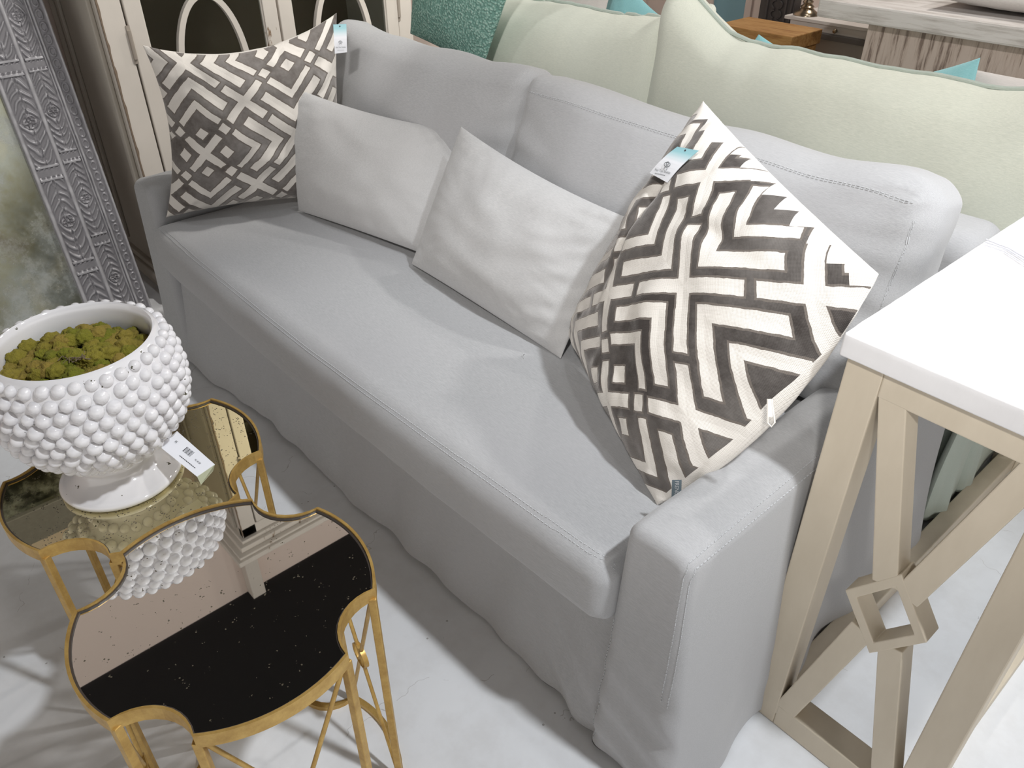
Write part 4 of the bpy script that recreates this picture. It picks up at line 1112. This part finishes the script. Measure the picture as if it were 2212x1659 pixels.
mb = MB(); c8 = [mw(y, h, d) for d in (-.002, .006) for y, h in ((FY0+FW-.01, .045), (FY1-FW+.01, .045), (FY1-FW+.01, FH-.19), (FY0+FW-.01, FH-.19))]
mb.add(c8, [(0,3,2,1),(4,5,6,7),(0,1,5,4),(1,2,6,5),(2,3,7,6),(3,0,4,7)]); mb.build('mirror_glass', M['antique'], mir)

# ------------------------------------------------------------------ furniture in the background
# brown wooden trunk
tr = thing('wooden_chest', (-2.07, 3.44, 0), 'honey brown wooden chest seen beyond the green sofa, left of the streaked counter', 'chest')
mb = MB(); mb.box((-2.265, 3.315, .74), (-1.88, 3.565, .80)); mb.build('lid', M['oak'], tr, bevel=.004)
mb = MB(); mb.box((-2.255, 3.325, 0), (-1.89, 3.555, .738)); mb.build('body', M['oak'], tr, bevel=.004)
# whitewashed counter
wc = thing('display_counter', (-1.1, 3.5, 0), 'whitewashed rough wood counter with streaked plank side at the top right', 'counter')
mb = MB(); mb.box((-1.73, 3.20, .914), (-.3, 4.1, .978)); mb.build('countertop', M['whitewash'], wc, bevel=.008)
mb = MB(); mb.box((-1.54, 3.27, 0), (-.34, 4.0, .913)); mb.build('plank_side', M['whitewash_v'], wc, bevel=.004)
pillow('folded_cloth', [(-1.35, 3.95, 1.03), (-.35, 3.95, 1.03), (-.35, 3.30, 1.03), (-1.35, 3.30, 1.03)], .09, M['white_pillow'], seed=41, n=30, inset=.02, p=6)
o = bpy.data.objects['folded_cloth']; o.location.z = .978+.004; tag(o, 'creamy folded cloth lying on the whitewashed counter at the top right', 'cloth')
# grey bedside cabinet with drawer
gc = thing('nightstand', (-1.85, 4.0, 0), 'pale grey cabinet with a small knob and a dark edge, left of the streaked counter', 'cabinet')
mb = MB(); mb.box((-2.17, 3.72, .785), (-1.55, 4.25, .80)); mb.build('top', M['whitewood'], gc, bevel=.002)
mb = MB(); mb.box((-2.155, 3.745, 0), (-1.56, 4.22, .725)); mb.build('body', M['greycab'], gc)
mb = MB(); mb.box((-2.14, 3.728, .75), (-1.57, 4.21, .785)); dr = mb.build('drawer', M['whitewood'], gc, bevel=.002)
mb = MB(); mb.lathe([(0, 0), (.006, 0), (.005, .006), (.010, .012), (.008, .018), (0, .02)], (0, 0, 0), 16); mb.v = [(-1.90+x, 3.727-z, .767+y) for x, y, z in mb.v]; mb.build('knob', M['pewter'], dr, smooth=True)
mb = MB(); mb.box((-2.175, 3.712, .725), (-1.55, 4.23, .75)); mb.build('dark_moulding', M['greydark'], gc, bevel=.003)
mb = MB(); mb.lathe([(.0, 0), (.060, 0), (.058, .007), (.040, .018), (.028, .028), (.032, .036), (.020, .046), (.025, .056), (.014, .068), (.018, .080), (.011, .095), (.013, .20), (0, .205)], (-2.105, 3.80, .801), 32)
tag(mb.build('candlestick', M['pewter'], smooth=True, angle=50), 'small pewter candlestick foot standing on the pale grey cabinet at the top', 'candlestick')
# carved dark post
dm = thing('carved_screen', (-2.32, 3.93, 0), 'dark carved wooden post with scroll ornament behind the brown chest', 'screen')
mb = MB(); mb.box((-2.43, 3.91, 0), (-2.235, 3.97, 1.5)); mb.build('post', M['carved_dark'], dm, bevel=.004)
mb = MB()
for i in range(24):
    z = .4+i*.045
    for s_ in (-1, 1): mb.tube([(-2.33+s_*.010+s_*.020*math.sin(a), 3.905, z+.018*math.cos(a)) for a in np.linspace(0, PI, 7)], .0045, 6)
for x in (-2.385, -2.28, -2.25): mb.tube([(x, 3.906, .02), (x, 3.906, 1.48)], .006, 8)
mb.build('carving', M['carved_dark'], dm, smooth=True)
# blue panelled cupboard
bc = thing('painted_cupboard', (-3.0, 4.2, 0), 'pinkish cream cupboard with faded blue panels at the top middle of the photo', 'cupboard')
mb = MB(); mb.box((-3.44, 4.05, 0), (-2.50, 4.5, 1.9)); mb.build('carcass', M['pinkwood'], bc, bevel=.003)
for x0, x1 in ((-3.41, -3.31), (-2.80, -2.60)):
    mb = MB(); mb.box((x0, 4.042, .15), (x1, 4.052, 1.8)); mb.build('blue_panel', M['blue'], bc)
for x in (-3.29, -3.06, -2.82, -2.575, -2.52):
    mb = MB(); mb.box((x-.02, 4.030, .1), (x+.02, 4.052, 1.85)); mb.build('stile', M['pinkwood'], bc, bevel=.003)
